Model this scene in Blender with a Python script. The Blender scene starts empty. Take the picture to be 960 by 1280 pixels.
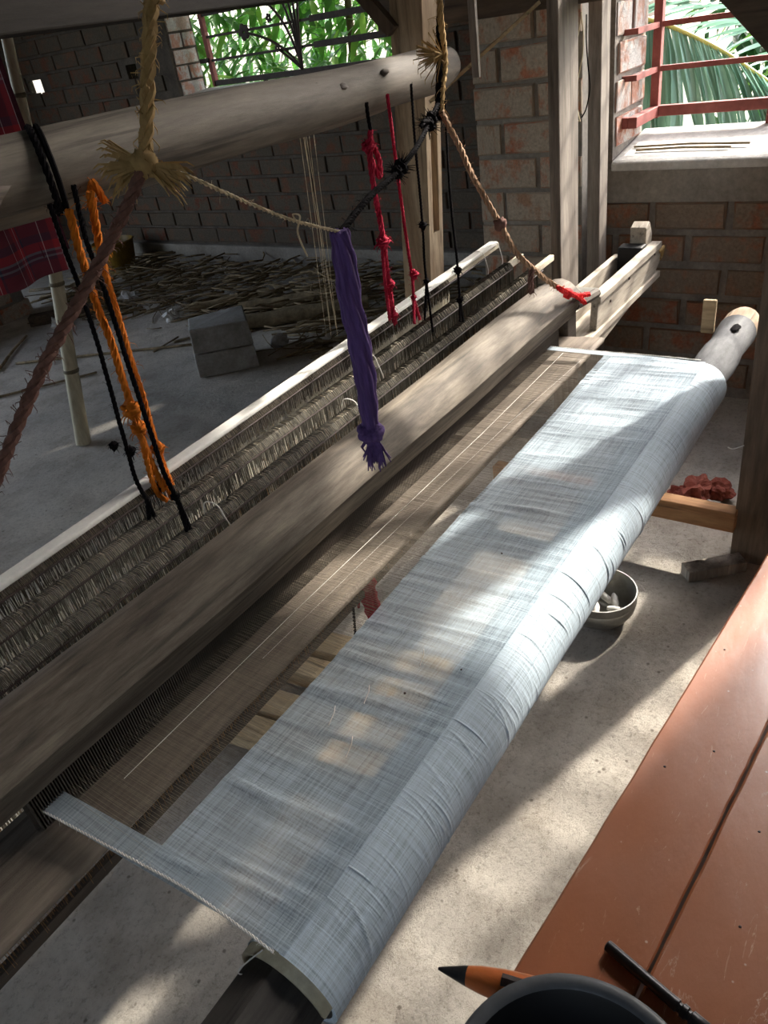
import bpy, math, random
import numpy as np
from mathutils import Vector, Matrix, noise as mnoise
random.seed(7); rng = np.random.default_rng(7)
scene = bpy.context.scene
col = scene.collection

# ------------------------------------------------------------------ camera
cam_d = bpy.data.cameras.new('camera'); cam = bpy.data.objects.new('camera', cam_d); col.objects.link(cam)
cam_d.sensor_fit = 'HORIZONTAL'; cam_d.sensor_width = 36.0; cam_d.lens = 36.0 * 940 / 960
cam_d.clip_start = 0.02
R = [[0.5544489, -0.5198823, 0.6498529], [-0.8203694, -0.2101340, 0.5318249], [-0.1399302, -0.8279892, -0.5430041]]
cam.matrix_world = Matrix([[R[i][0], -R[i][1], -R[i][2], (0, 0, 1.3)[i]] for i in range(3)] + [[0, 0, 0, 1]])
scene.camera = cam

# ------------------------------------------------------------------ light
SUN_DIR = Vector((-1.0, 0.30, -0.80)).normalized()
w = bpy.data.worlds.new('sky'); scene.world = w; w.use_nodes = True
wn = w.node_tree.nodes; wl = w.node_tree.links
bg = wn['Background']; bg.inputs['Strength'].default_value = 0.62
sky = wn.new('ShaderNodeTexSky'); sky.sky_type = 'NISHITA'; sky.sun_disc = False
sky.sun_elevation = math.radians(38); sky.sun_rotation = math.radians(107); sky.dust_density = 3.0; sky.air_density = 1.0
hz = wn.new('ShaderNodeHueSaturation'); hz.inputs['Saturation'].default_value = 0.6
wl.new(sky.outputs[0], hz.inputs['Color']); wl.new(hz.outputs[0], bg.inputs['Color'])
sd = bpy.data.lights.new('sun', 'SUN'); sd.energy = 4.3; sd.angle = math.radians(1.6); sd.color = (1.0, 0.93, 0.82)
sun = bpy.data.objects.new('sun', sd); col.objects.link(sun); sun.location = (6, -1, 6)
sun.rotation_euler = SUN_DIR.to_track_quat('-Z', 'Y').to_euler()
def portal(name, loc, sx, sy, direction):
    d = bpy.data.lights.new(name, 'AREA'); d.shape = 'RECTANGLE'; d.size = sx; d.size_y = sy; d.cycles.is_portal = True
    o = bpy.data.objects.new(name, d); col.objects.link(o); o.location = loc
    o.rotation_euler = Vector(direction).to_track_quat('-Z', 'Z').to_euler()
portal('portal_side_window', (3.0, 0.28, 1.55), 1.36, 1.5, (-1, 0, 0))
portal('portal_garden_window', (4.06, 3.3, 1.34), 1.7, 0.56, (-1, 0, 0))
portal('portal_back_fill', (-2.15, -0.6, 1.05), 0.8, 2.1, (1, 0, 0))  # steers sky light through the added, unseen back opening
portal('portal_far_fill', (-0.05, 6.45, 1.3), 3.7, 2.6, (0, -1, 0))  # steers sky light through the added, unseen far opening
vs = scene.view_settings
vs.view_transform = 'Standard'; vs.look = 'None'; vs.gamma = 1.0; vs.use_curve_mapping = False
vs.exposure = 1.38
try:
    scene.cycles.max_bounces = 10; scene.cycles.transparent_max_bounces = 24; scene.cycles.diffuse_bounces = 6
    scene.cycles.sample_clamp_indirect = 6.0
except Exception: pass

D = {
    'orange_a': [(0.671, 0.965, 1.161), (0.664, 0.969, 1.115), (0.658, 0.974, 1.061), (0.657, 0.979, 0.996), (0.657, 0.984, 0.933), (0.659, 0.989, 0.865), (0.657, 0.993, 0.793), (0.659, 0.998, 0.723), (0.663, 1.0, 0.685)],
    'orange_b': [(0.63, 0.965, 1.148), (0.627, 0.969, 1.103), (0.628, 0.973, 1.065), (0.629, 0.977, 1.013), (0.634, 0.982, 0.955), (0.634, 0.986, 0.903), (0.635, 0.99, 0.848), (0.635, 0.993, 0.798), (0.639, 0.997, 0.742), (0.647, 1.0, 0.686)],
    'black_a': [(0.605, 0.965, 1.161), (0.601, 0.961, 1.106), (0.6, 0.958, 1.052), (0.592, 0.952, 0.963), (0.578, 0.946, 0.855), (0.573, 0.944, 0.81), (0.568, 0.942, 0.764), (0.572, 0.94, 0.725)],
    'black_a1': [(0.572, 0.94, 0.725), (0.566, 0.94, 0.699), (0.561, 0.94, 0.688)],
    'black_a2': [(0.572, 0.94, 0.725), (0.572, 0.935, 0.688), (0.57, 0.93, 0.656)],
    'black_b': [(0.649, 0.965, 1.174), (0.628, 0.947, 1.109), (0.619, 0.931, 1.047), (0.599, 0.906, 0.947), (0.581, 0.882, 0.845), (0.572, 0.87, 0.791), (0.572, 0.86, 0.744)],
    'black_b1': [(0.572, 0.86, 0.744), (0.568, 0.855, 0.712), (0.563, 0.85, 0.684)],
    'black_b2': [(0.572, 0.86, 0.744), (0.571, 0.853, 0.703), (0.568, 0.845, 0.657)],
    'red_a': [(1.356, 0.98, 1.12), (1.348, 0.985, 1.067), (1.353, 0.989, 1.004), (1.364, 0.993, 0.954), (1.371, 0.997, 0.901), (1.376, 1.001, 0.848), (1.38, 1.005, 0.783), (1.391, 1.01, 0.703)],
    'red_a_top': [(1.355, 0.98, 1.169), (1.354, 0.98, 1.146), (1.356, 0.98, 1.12)],
    'red_b': [(1.43, 0.98, 1.173), (1.434, 0.982, 1.08), (1.44, 0.985, 0.984), (1.446, 0.987, 0.881), (1.453, 0.989, 0.797), (1.451, 0.99, 0.747)],
    'red_b1': [(1.451, 0.99, 0.747), (1.412, 0.97, 0.699)],
    'red_b2': [(1.451, 0.99, 0.747), (1.437, 0.97, 0.699)],
    'thin_a': [(1.522, 0.98, 1.179), (1.499, 0.971, 1.068), (1.486, 0.964, 0.973), (1.472, 0.958, 0.892), (1.457, 0.953, 0.825), (1.452, 0.95, 0.787)],
    'thin_a1': [(1.452, 0.95, 0.787), (1.427, 0.95, 0.704)],
    'thin_a2': [(1.452, 0.95, 0.787), (1.44, 0.94, 0.671)],
    'thin_b': [(1.655, 0.98, 1.138), (1.592, 0.949, 1.017), (1.542, 0.921, 0.908), (1.515, 0.902, 0.827), (1.476, 0.88, 0.739)],
    'thin_b1': [(1.476, 0.88, 0.739), (1.451, 0.87, 0.698)],
    'thin_b2': [(1.476, 0.88, 0.739), (1.454, 0.86, 0.663)],
    'jute_up': [(0.568, 0.62, 1.365), (0.556, 0.62, 1.343), (0.539, 0.62, 1.308), (0.525, 0.62, 1.278), (0.514, 0.62, 1.254), (0.497, 0.62, 1.22)],
    'purple_rope': [(0.497, 0.62, 1.22), (0.475, 0.623, 1.197), (0.444, 0.628, 1.169), (0.412, 0.632, 1.142), (0.377, 0.637, 1.113), (0.341, 0.642, 1.084), (0.302, 0.648, 1.046), (0.262, 0.655, 1.004), (0.229, 0.66, 0.971)],
    'cord': [(0.497, 0.62, 1.22), (0.547, 0.628, 1.2), (0.602, 0.636, 1.171), (0.665, 0.645, 1.138), (0.722, 0.651, 1.11), (0.813, 0.66, 1.073)],
    'purple': [(0.812, 0.66, 1.075), (0.813, 0.66, 1.041), (0.811, 0.66, 0.987), (0.814, 0.66, 0.933), (0.816, 0.66, 0.877), (0.812, 0.66, 0.82), (0.808, 0.66, 0.774)],
    'purple_tail': [(0.808, 0.66, 0.774), (0.806, 0.66, 0.747), (0.801, 0.66, 0.714), (0.792, 0.66, 0.686)],
    'black_tie': [(0.817, 0.66, 1.072), (0.921, 0.706, 1.075), (1.03, 0.749, 1.077), (1.126, 0.783, 1.076), (1.212, 0.813, 1.081), (1.321, 0.851, 1.092), (1.464, 0.902, 1.119), (1.542, 0.93, 1.138)],
    'black_up': [(1.6, 0.93, 1.368), (1.587, 0.93, 1.315), (1.567, 0.93, 1.248), (1.553, 0.93, 1.178), (1.542, 0.93, 1.138), (1.539, 0.93, 1.105)],
    'jute_r_up': [(1.583, 0.92, 1.367), (1.566, 0.921, 1.302), (1.568, 0.922, 1.254), (1.57, 0.923, 1.205), (1.553, 0.924, 1.163), (1.54, 0.925, 1.12)],
    'jute_r': [(1.54, 0.925, 1.123), (1.536, 0.883, 1.049), (1.528, 0.858, 1.003), (1.531, 0.831, 0.953), (1.537, 0.799, 0.893), (1.544, 0.767, 0.831), (1.576, 0.745, 0.787), (1.626, 0.72, 0.736), (1.658, 0.708, 0.713)],
    'red_tie': [(1.63, 0.706, 0.726), (1.694, 0.709, 0.691), (1.762, 0.712, 0.662), (1.845, 0.716, 0.638)],
    'red_tie2': [(1.635, 0.704, 0.721), (1.698, 0.707, 0.692), (1.766, 0.71, 0.655), (1.808, 0.712, 0.628)],
    'log_tie_l': [(0.624, 0.97, 1.227), (0.643, 0.97, 1.216), (0.647, 0.97, 1.191), (0.645, 0.97, 1.162)],
    'purple_thread': [(0.72, 0.65, 1.11), (0.72, 0.65, 1.098), (0.724, 0.65, 1.083), (0.729, 0.65, 1.068)],
    'loop_a': [(2.47, 0.987, 1.237), (2.47, 0.999, 1.179), (2.47, 1.024, 1.131), (2.47, 1.047, 1.081), (2.47, 1.048, 1.027), (2.47, 1.025, 0.981), (2.47, 0.994, 0.953)],
    'loop_b': [(2.47, 0.989, 1.237), (2.47, 0.982, 1.187), (2.47, 0.984, 1.127), (2.47, 0.999, 1.066), (2.47, 1.002, 1.002), (2.47, 0.991, 0.953)],
    'thread_l': [(0.076, 0.772, 0.47), (0.096, 0.743, 0.47), (0.114, 0.727, 0.47), (0.132, 0.711, 0.47)],
    'frond': [(3.5, 1.239, 1.191), (3.5, 1.158, 1.163), (3.5, 1.064, 1.131), (3.5, 0.97, 1.088), (3.5, 0.847, 1.023), (3.5, 0.724, 0.943), (3.5, 0.602, 0.853)],
    'frond_tip': [(3.2, 1.135, 0.732), (3.2, 1.037, 0.67), (3.2, 0.912, 0.652), (3.2, 0.793, 0.649), (3.2, 0.624, 0.644), (3.2, 0.465, 0.639), (3.2, 0.312, 0.622)],
    'hang_threads': [[(1.571, 1.35, 1.099), (1.553, 1.35, 0.865), (1.529, 1.35, 0.59)], [(1.589, 1.35, 1.096), (1.571, 1.35, 0.86), (1.549, 1.35, 0.583)], [(1.607, 1.35, 1.093), (1.581, 1.35, 0.858), (1.549, 1.35, 0.583)], [(1.595, 1.35, 1.095), (1.587, 1.35, 0.856), (1.576, 1.35, 0.572)], [(1.625, 1.35, 1.089), (1.604, 1.35, 0.851), (1.576, 1.35, 0.572)], [(1.583, 1.35, 1.097), (1.581, 1.35, 0.858), (1.576, 1.35, 0.572)]],
    'loop_dark': [(2.38, 0.937, 1.232), (2.38, 0.937, 1.171), (2.38, 0.932, 1.112), (2.38, 0.926, 1.051), (2.38, 0.936, 1.0), (2.38, 0.95, 0.976)],
}
# ------------------------------------------------------------------ helpers
def srgb(r, g, b):
    f = lambda c: (c / 255 / 12.92) if c / 255 <= 0.04045 else ((c / 255 + 0.055) / 1.055) ** 2.4
    return (f(r), f(g), f(b), 1.0)
class MB:
    def __init__(s): s.v = []; s.f = []
    def add(s, verts, faces):
        n = len(s.v); s.v.extend([tuple(map(float, p)) for p in verts]); s.f.extend([tuple(i + n for i in f) for f in faces]); return s
    def box(s, lo, hi, shear=None):
        (a, b, c), (d, e, g) = lo, hi
        P = [(a,b,c),(d,b,c),(d,e,c),(a,e,c),(a,b,g),(d,b,g),(d,e,g),(a,e,g)]
        if shear: P = [shear(p) for p in P]
        return s.add(P, [(0,3,2,1),(4,5,6,7),(0,1,5,4),(1,2,6,5),(2,3,7,6),(3,0,4,7)])
    def bar(s, p, q, w, h, up=(0,0,1)):
        p = Vector(p); q = Vector(q); d = (q - p).normalized(); u = Vector(up)
        x = d.cross(u).normalized(); z = x.cross(d).normalized()
        P = []
        for c in (p, q):
            for a, b in ((-1,-1),(1,-1),(1,1),(-1,1)): P.append(c + x * (a * w / 2) + z * (b * h / 2))
        return s.add(P, [(3,2,1,0),(4,5,6,7),(0,1,5,4),(1,2,6,5),(2,3,7,6),(3,0,4,7)])
    def tube(s, pts, r, sides=8, cap=True, squash=1.0):
        pts = [Vector(p) for p in pts]; n = len(pts)
        rs = r if hasattr(r, '__len__') else [r] * n
        V = []; F = []; ref = None
        for i, p in enumerate(pts):
            t = (pts[min(i + 1, n - 1)] - pts[max(i - 1, 0)])
            t = t.normalized() if t.length > 1e-9 else Vector((0, 0, 1))
            if ref is None:
                ref = Vector((1, 0, 0)) if abs(t.x) < 0.8 else Vector((0, 1, 0))
            x = (ref - t * ref.dot(t)).normalized(); y = t.cross(x); ref = x
            for k in range(sides):
                a = 2 * math.pi * k / sides
                V.append(p + x * (math.cos(a) * rs[i]) + y * (math.sin(a) * rs[i] * squash))
        for i in range(n - 1):
            for k in range(sides):
                a = i * sides + k; b = i * sides + (k + 1) % sides
                F.append((a, b, b + sides, a + sides))
        if cap:
            F.append(tuple(range(sides - 1, -1, -1))); F.append(tuple((n - 1) * sides + k for k in range(sides)))
        return s.add(V, F)
    def lathe(s, c, prof, seg=40):
        V = []; F = []
        for r, z in prof:
            for k in range(seg):
                a = 2 * math.pi * k / seg; V.append((c[0] + r * math.cos(a), c[1] + r * math.sin(a), c[2] + z))
        for i in range(len(prof) - 1):
            for k in range(seg):
                F.append((i*seg + k, i*seg + (k+1) % seg, (i+1)*seg + (k+1) % seg, (i+1)*seg + k))
        F.append(tuple(range(seg - 1, -1, -1)))
        return s.add(V, F)
    def prism(s, poly, axis, a, b):
        n = len(poly); V = []
        for t in (a, b):
            for (u, v) in poly:
                V.append({'x': (t, u, v), 'y': (u, t, v), 'z': (u, v, t)}[axis])
        F = [tuple(range(n - 1, -1, -1)), tuple(range(n, 2 * n))] + [(i, (i+1) % n, n + (i+1) % n, n + i) for i in range(n)]
        return s.add(V, F)
    def blob(s, c, r, seed=0, amp=0.35, seg=12, sc=(1,1,1)):
        V = []; F = []; rings = seg // 2
        for i in range(rings + 1):
            th = math.pi * i / rings
            for k in range(seg):
                a = 2 * math.pi * k / seg
                d = Vector((math.sin(th)*math.cos(a), math.sin(th)*math.sin(a), math.cos(th)))
                rr = r * (1 + amp * mnoise.noise(d * 2.3 + Vector((seed * 3.7, seed, 0))))
                V.append((c[0] + d.x*rr*sc[0], c[1] + d.y*rr*sc[1], c[2] + d.z*rr*sc[2]))
        for i in range(rings):
            for k in range(seg):
                F.append((i*seg + k, (i+1)*seg + k, (i+1)*seg + (k+1) % seg, i*seg + (k+1) % seg))
        return s.add(V, F)
    def build(s, name, mat, parent=None, smooth=False, bevel=0.0, origin=None):
        V = np.array(s.v)
        if parent is not None: o0 = np.array(wloc(parent))
        elif origin is not None: o0 = np.array(origin, float)
        else:
            lo = V.min(0); hi = V.max(0); o0 = np.array([(lo[0]+hi[0])/2, (lo[1]+hi[1])/2, lo[2]])
        me = bpy.data.meshes.new(name); me.from_pydata((V - o0).tolist(), [], s.f); me.update()
        o = bpy.data.objects.new(name, me); col.objects.link(o)
        if parent is not None: o.parent = parent
        else: o.location = o0
        me.materials.append(mat)
        if smooth:
            me.polygons.foreach_set('use_smooth', [True] * len(me.polygons))
            if smooth == 'auto':
                me.set_sharp_from_angle(angle=math.radians(40))
        if bevel > 0:
            m = o.modifiers.new('bevel', 'BEVEL'); m.width = bevel; m.segments = 2; m.limit_method = 'ANGLE'
        return o
def wloc(o):
    v = Vector((0, 0, 0))
    while o is not None: v = v + o.location; o = o.parent
    return v
def tag(o, label=None, cat=None, group=None, kind=None):
    if label: o['label'] = label
    if cat: o['category'] = cat
    if group: o['group'] = group
    if kind: o['kind'] = kind
    return o
def empty(name, loc, label=None, cat=None, group=None, kind=None):
    o = bpy.data.objects.new(name, None); col.objects.link(o); o.location = loc; o.empty_display_size = 0.05
    return tag(o, label, cat, group, kind)
def smooth_path(pts, n=8):
    P = [Vector(p) for p in pts]; out = []
    for i in range(len(P) - 1):
        a = P[max(i-1, 0)]; b = P[i]; c = P[i+1]; d = P[min(i+2, len(P)-1)]
        for k in range(n):
            t = k / n
            out.append(0.5 * ((2*b) + (c-a)*t + (2*a-5*b+4*c-d)*t*t + (3*b-a-3*c+d)*t**3))
    out.append(P[-1]); return out
def rope_mb(pts, r, strands=3, pitch=None, mb=None, fuzz=0, sides=5, n=8, fz=0.012):
    mb = mb or MB(); path = smooth_path(pts, n)
    L = sum((a - b).length for a, b in zip(path, path[1:])); pitch = pitch or r * 7
    m = max(8, int(L / (pitch / 7)))
    cum = [0]
    for a, b in zip(path, path[1:]): cum.append(cum[-1] + (a - b).length)
    S = []; j = 0
    for i in range(m + 1):
        t = L * i / m
        while j < len(cum) - 2 and cum[j+1] < t: j += 1
        u = (t - cum[j]) / max(1e-9, cum[j+1] - cum[j]); S.append(path[j].lerp(path[j+1], min(1, u)))
    frames = []; ref = Vector((0.3, 1, 0.2))
    for i, p in enumerate(S):
        t = (S[min(i+1, m)] - S[max(i-1, 0)]).normalized(); x = (ref - t*ref.dot(t)).normalized(); ref = x
        frames.append((p, x, t.cross(x), t))
    for k in range(strands):
        q = []
        for i, (p, x, y, t) in enumerate(frames):
            a = 2*math.pi*(k/strands + (L*i/m)/pitch); q.append(p + (x*math.cos(a) + y*math.sin(a)) * r * 0.52)
        mb.tube(q, r * 0.56, sides)
    for _ in range(fuzz):
        p, x, y, t = random.choice(frames); a = random.random()*6.28
        d = (x*math.cos(a) + y*math.sin(a) + t*random.uniform(-1.5, 1.5)).normalized()
        l = random.uniform(0.4, 1.0) * fz; e = p + d*r + d*l; g = e + Vector((0, 0, -l*0.5)) + x*random.uniform(-l, l)*0.5
        mb.tube([p + d*r*0.6, e, g], [r*0.09, r*0.07, r*0.03], 3, cap=False)
    return mb

# ------------------------------------------------------------------ materials
def newmat(name):
    m = bpy.data.materials.new(name); m.use_nodes = True
    nt = m.node_tree; return m, nt.nodes, nt.links, nt.nodes['Principled BSDF']
def ramp(n, stops):
    r = n.new('ShaderNodeValToRGB'); e = r.color_ramp.elements
    while len(e) < len(stops): e.new(0.5)
    for i, (p, c) in enumerate(stops): e[i].position = p; e[i].color = c
    return r
def tex(n, l, scale, stretch=(1,1,1), detail=6, rough=0.6, dist=0.0, coord='Object', kind='noise', off=None):
    tc = n.new('ShaderNodeTexCoord'); mp = n.new('ShaderNodeMapping'); mp.inputs['Scale'].default_value = stretch
    l.new(tc.outputs[coord], mp.inputs['Vector'])
    if off is not None: l.new(off, mp.inputs['Location'])
    if kind == 'noise':
        t = n.new('ShaderNodeTexNoise'); t.inputs['Detail'].default_value = detail; t.inputs['Roughness'].default_value = rough
        t.inputs['Distortion'].default_value = dist
    else:
        t = n.new('ShaderNodeTexVoronoi')
    t.inputs['Scale'].default_value = scale; l.new(mp.outputs[0], t.inputs['Vector']); return t
def mixc(n, l, a, b, fac, mode='MIX'):
    m = n.new('ShaderNodeMix'); m.data_type = 'RGBA'; m.blend_type = mode
    for s, v in ((6, a), (7, b), (0, fac)):
        if isinstance(v, bpy.types.NodeSocket): l.new(v, m.inputs[s])
        else: m.inputs[s].default_value = v
    return m.outputs[2]
def bump(n, l, h, bs, strength, dist=0.01):
    b = n.new('ShaderNodeBump'); b.inputs['Strength'].default_value = strength; b.inputs['Distance'].default_value = dist
    l.new(h, b.inputs['Height']); l.new(b.outputs[0], bs.inputs['Normal']); return b
def surf(name, stops, scale=8, stretch=(1,1,1), rough=0.8, bumps=0.3, fine=60, fine_amt=0.5, spec=0.3, dist=0.0, metal=0.0, rand=0.0, bdist=0.004, cracks=0.0):
    m, n, l, bs = newmat(name)
    off = None
    if True:
        oi = n.new('ShaderNodeObjectInfo'); mu = n.new('ShaderNodeVectorMath'); mu.operation = 'SCALE'
        cx = n.new('ShaderNodeCombineXYZ'); l.new(oi.outputs['Random'], cx.inputs[0]); l.new(oi.outputs['Random'], cx.inputs[2])
        l.new(cx.outputs[0], mu.inputs[0]); mu.inputs['Scale'].default_value = 20; off = mu.outputs[0]
    t = tex(n, l, scale, stretch, dist=dist, off=off); r = ramp(n, stops); l.new(t.outputs['Fac'], r.inputs[0])
    f = tex(n, l, fine, stretch, detail=8, rough=0.7, off=off); fr = ramp(n, [(0.3, (1-fine_amt,)*3 + (1,)), (0.7, (1, 1, 1, 1))]); l.new(f.outputs['Fac'], fr.inputs[0])
    c = mixc(n, l, r.outputs[0], fr.outputs[0], 1.0, 'MULTIPLY')
    if cracks > 0:
        ck = tex(n, l, 55, tuple(v if v == 1 else 0.03 for v in stretch), detail=5, rough=0.55, off=off); cr = ramp(n, [(0.33, (1 - cracks,)*3 + (1,)), (0.40, (1, 1, 1, 1)), (0.66, (1, 1, 1, 1)), (0.74, (1 + cracks * .5,)*3 + (1,))]); l.new(ck.outputs['Fac'], cr.inputs[0])
        c = mixc(n, l, c, cr.outputs[0], 1.0, 'MULTIPLY')
    if rand > 0:
        h = n.new('ShaderNodeHueSaturation'); l.new(c, h.inputs['Color'])
        mr = n.new('ShaderNodeMapRange'); mr.inputs[3].default_value = 1 - rand; mr.inputs[4].default_value = 1 + rand
        l.new(oi.outputs['Random'], mr.inputs[0]); l.new(mr.outputs[0], h.inputs['Value']); c = h.outputs[0]
    l.new(c, bs.inputs['Base Color']); bs.inputs['Roughness'].default_value = rough
    bs.inputs['Specular IOR Level'].default_value = spec; bs.inputs['Metallic'].default_value = metal
    if bumps > 0: bump(n, l, f.outputs['Fac'], bs, bumps, bdist)
    return m
def woodm(name, dark, light, axis='x', scale=5, rough=0.75, bumps=0.35, fine_amt=0.45, spec=0.3):
    st = {'x': (0.12, 1, 1), 'y': (1, 0.12, 1), 'z': (1, 1, 0.12)}[axis]
    return surf(name, [(0.3, dark), (0.7, light)], scale * 4, st, rough, bumps, 90, fine_amt, spec, dist=0.6, rand=0.08, bdist=0.003, cracks=0.5)

W_FRAME_Z = woodm('weathered_post_wood', srgb(70, 58, 48), srgb(122, 105, 88), 'z')
W_FRAME_Y = woodm('weathered_rail_wood', srgb(62, 50, 42), srgb(104, 88, 72), 'y')
W_FRAME_X = woodm('weathered_beam_wood', srgb(62, 54, 48), srgb(98, 88, 78), 'x')
W_TOPBEAM = woodm('dark_top_beam_wood', srgb(40, 35, 31), srgb(64, 57, 51), 'x')  # near-black variant of the frame wood for the top beam
W_TAN = woodm('tan_post_wood', srgb(150, 124, 96), srgb(206, 184, 152), 'z')
W_GREYPOST = woodm('grey_post_wood', srgb(92, 82, 72), srgb(156, 146, 134), 'z')
W_HAND = woodm('worn_batten_wood', srgb(70, 60, 52), srgb(146, 135, 120), 'x', scale=5, fine_amt=0.65)
W_RACE = woodm('race_board_wood', srgb(96, 86, 76), srgb(144, 132, 118), 'x')
W_BOX = woodm('shuttle_box_wood', srgb(148, 138, 124), srgb(198, 188, 172), 'x')
W_LOG = woodm('barkless_log_wood', srgb(80, 73, 66), srgb(132, 123, 111), 'x', scale=3, fine_amt=0.45)
W_BEAM = surf('cloth_beam_bark', [(0.3, srgb(70, 70, 72)), (0.6, srgb(110, 111, 113)), (0.75, srgb(134, 134, 132))], 10, (0.3, 1, 1), 0.8, 0.6, 60, 0.5)
W_BEAMEND = woodm('cut_log_wood', srgb(168, 140, 112), srgb(206, 184, 158), 'x')
W_BEAMDARK = woodm('dark_beam_wood', srgb(58, 56, 54), srgb(92, 88, 84), 'x')
W_PALE = woodm('pale_treadle_wood', srgb(186, 160, 120), srgb(222, 200, 162), 'y')
W_BROWN = woodm('brown_rail_wood', srgb(142, 98, 62), srgb(178, 134, 92), 'y')
W_BAR = woodm('shaft_bar_wood', srgb(186, 172, 146), srgb(216, 206, 184), 'x')
BAMBOO = surf('dry_bamboo', [(0.3, srgb(150, 142, 118)), (0.7, srgb(196, 186, 158))], 14, (1, 1, 0.15), 0.5, 0.15, 70, 0.35)
BAMBOO_NODE = surf('bamboo_node', [(0.3, srgb(88, 80, 62)), (0.7, srgb(130, 120, 96))], 20)
STICK = surf('dry_stick', [(0.3, srgb(112, 98, 76)), (0.7, srgb(166, 148, 116))], 12, rand=0.3)
STRAW = surf('straw', [(0.3, srgb(104, 88, 66)), (0.7, srgb(160, 140, 106))], 6)
MORTAR = surf('mortar', [(0.3, srgb(112, 104, 96)), (0.7, srgb(150, 142, 132))], 9, rough=0.95, bumps=0.7, fine=70, fine_amt=0.4, bdist=0.006)
MORTAR_DARK = surf('dark_mortar', [(0.3, srgb(70, 62, 55)), (0.7, srgb(98, 89, 79))], 9, rough=0.95, bumps=0.7, fine=70, fine_amt=0.4, bdist=0.006)  # darker mortar than on the other brick walls
PLASTER = surf('sill_plaster', [(0.3, srgb(176, 172, 164)), (0.6, srgb(206, 204, 198)), (0.8, srgb(222, 222, 220))], 6, rough=0.9, bumps=0.6, fine=50, fine_amt=0.3, bdist=0.006)
CEMENT = surf('cement_band', [(0.3, srgb(120, 112, 102)), (0.7, srgb(152, 146, 136))], 5, rough=0.95, bumps=0.6, fine=60, fine_amt=0.35)
CONCRETE = surf('concrete_block', [(0.3, srgb(128, 124, 118)), (0.7, srgb(176, 174, 170))], 9, rough=0.95, bumps=0.6, fine=70, fine_amt=0.35)
def brickm(name, reds, wash, amount):
    m, n, l, bs = newmat(name)
    oi = n.new('ShaderNodeObjectInfo'); cx = n.new('ShaderNodeCombineXYZ')
    for i in range(3): l.new(oi.outputs['Random'], cx.inputs[i])
    mu = n.new('ShaderNodeVectorMath'); mu.operation = 'SCALE'; mu.inputs['Scale'].default_value = 37; l.new(cx.outputs[0], mu.inputs[0])
    rr = ramp(n, [(0.0, reds[0]), (0.5, reds[1]), (1.0, reds[2])]); l.new(oi.outputs['Random'], rr.inputs[0])
    t = tex(n, l, 11, (0.25, 0.25, 0.09), off=mu.outputs[0], detail=7, rough=0.65); tr = ramp(n, [(amount - 0.06, (1, 1, 1, 1)), (amount + 0.06, (0, 0, 0, 1))]); l.new(t.outputs['Fac'], tr.inputs[0])
    f = tex(n, l, 90, (0.25, 0.25, 0.09), detail=8, rough=0.7, off=mu.outputs[0]); fr = ramp(n, [(0.3, (0.55,)*3 + (1,)), (0.7, (1, 1, 1, 1))]); l.new(f.outputs['Fac'], fr.inputs[0])
    c = mixc(n, l, rr.outputs[0], wash, tr.outputs[0]); c = mixc(n, l, c, fr.outputs[0], 1.0, 'MULTIPLY')
    l.new(c, bs.inputs['Base Color']); bs.inputs['Roughness'].default_value = 0.95; bs.inputs['Specular IOR Level'].default_value = 0.15
    bump(n, l, f.outputs['Fac'], bs, 0.7, 0.006); return m
BRICK_R = brickm('red_brown_brick', (srgb(138, 84, 62), srgb(154, 102, 78), srgb(146, 112, 90)), srgb(134, 118, 102), 0.53)
BRICK_P = brickm('cement_washed_brick', (srgb(168, 104, 78), srgb(182, 120, 92), srgb(164, 132, 108)), srgb(174, 160, 142), 0.57)
BRICK_J = brickm('pale_washed_brick', (srgb(188, 128, 106), srgb(196, 150, 130), srgb(200, 180, 166)), srgb(206, 202, 196), 0.5)
BRICK_L = brickm('dark_brown_brick', (srgb(106, 68, 52), srgb(110, 80, 63), srgb(100, 86, 72)), srgb(92, 83, 72), 0.54)  # dark brown bricks for the end wall

def floorm():
    m, n, l, bs = newmat('sandy_cement_floor')
    a = tex(n, l, 1.3, detail=5); ra = ramp(n, [(0.35, srgb(178, 173, 165)), (0.65, srgb(216, 208, 196))]); l.new(a.outputs['Fac'], ra.inputs[0])
    b = tex(n, l, 75, detail=10, rough=0.8); rb = ramp(n, [(0.34, (0.42, 0.40, 0.38, 1)), (0.48, (0.93, 0.92, 0.9, 1)), (0.7, (1, 1, 1, 1))]); l.new(b.outputs['Fac'], rb.inputs[0])
    c = mixc(n, l, ra.outputs[0], rb.outputs[0], 0.8, 'MULTIPLY')
    v = tex(n, l, 22, kind='vor'); rv = ramp(n, [(0.05, (0.25, 0.22, 0.2, 1)), (0.10, (1, 1, 1, 1))]); l.new(v.outputs['Distance'], rv.inputs[0])
    c = mixc(n, l, c, rv.outputs[0], 0.7, 'MULTIPLY')
    g = tex(n, l, 7, detail=6, rough=0.7); rg = ramp(n, [(0.38, (0.76, 0.74, 0.72, 1)), (0.55, (1, 1, 1, 1))]); l.new(g.outputs['Fac'], rg.inputs[0]); c = mixc(n, l, c, rg.outputs[0], 1.0, 'MULTIPLY')
    l.new(c, bs.inputs['Base Color']); bs.inputs['Roughness'].default_value = 0.92; bs.inputs['Specular IOR Level'].default_value = 0.2
    bb = bump(n, l, b.outputs['Fac'], bs, 1.0, 0.010); q = tex(n, l, 28, detail=6, rough=0.7); b2 = n.new('ShaderNodeBump'); b2.inputs['Strength'].default_value = 0.8; b2.inputs['Distance'].default_value = 0.012; l.new(q.outputs['Fac'], b2.inputs['Height']); l.new(b2.outputs[0], bb.inputs['Normal']); return m
FLOOR = floorm()
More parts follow.
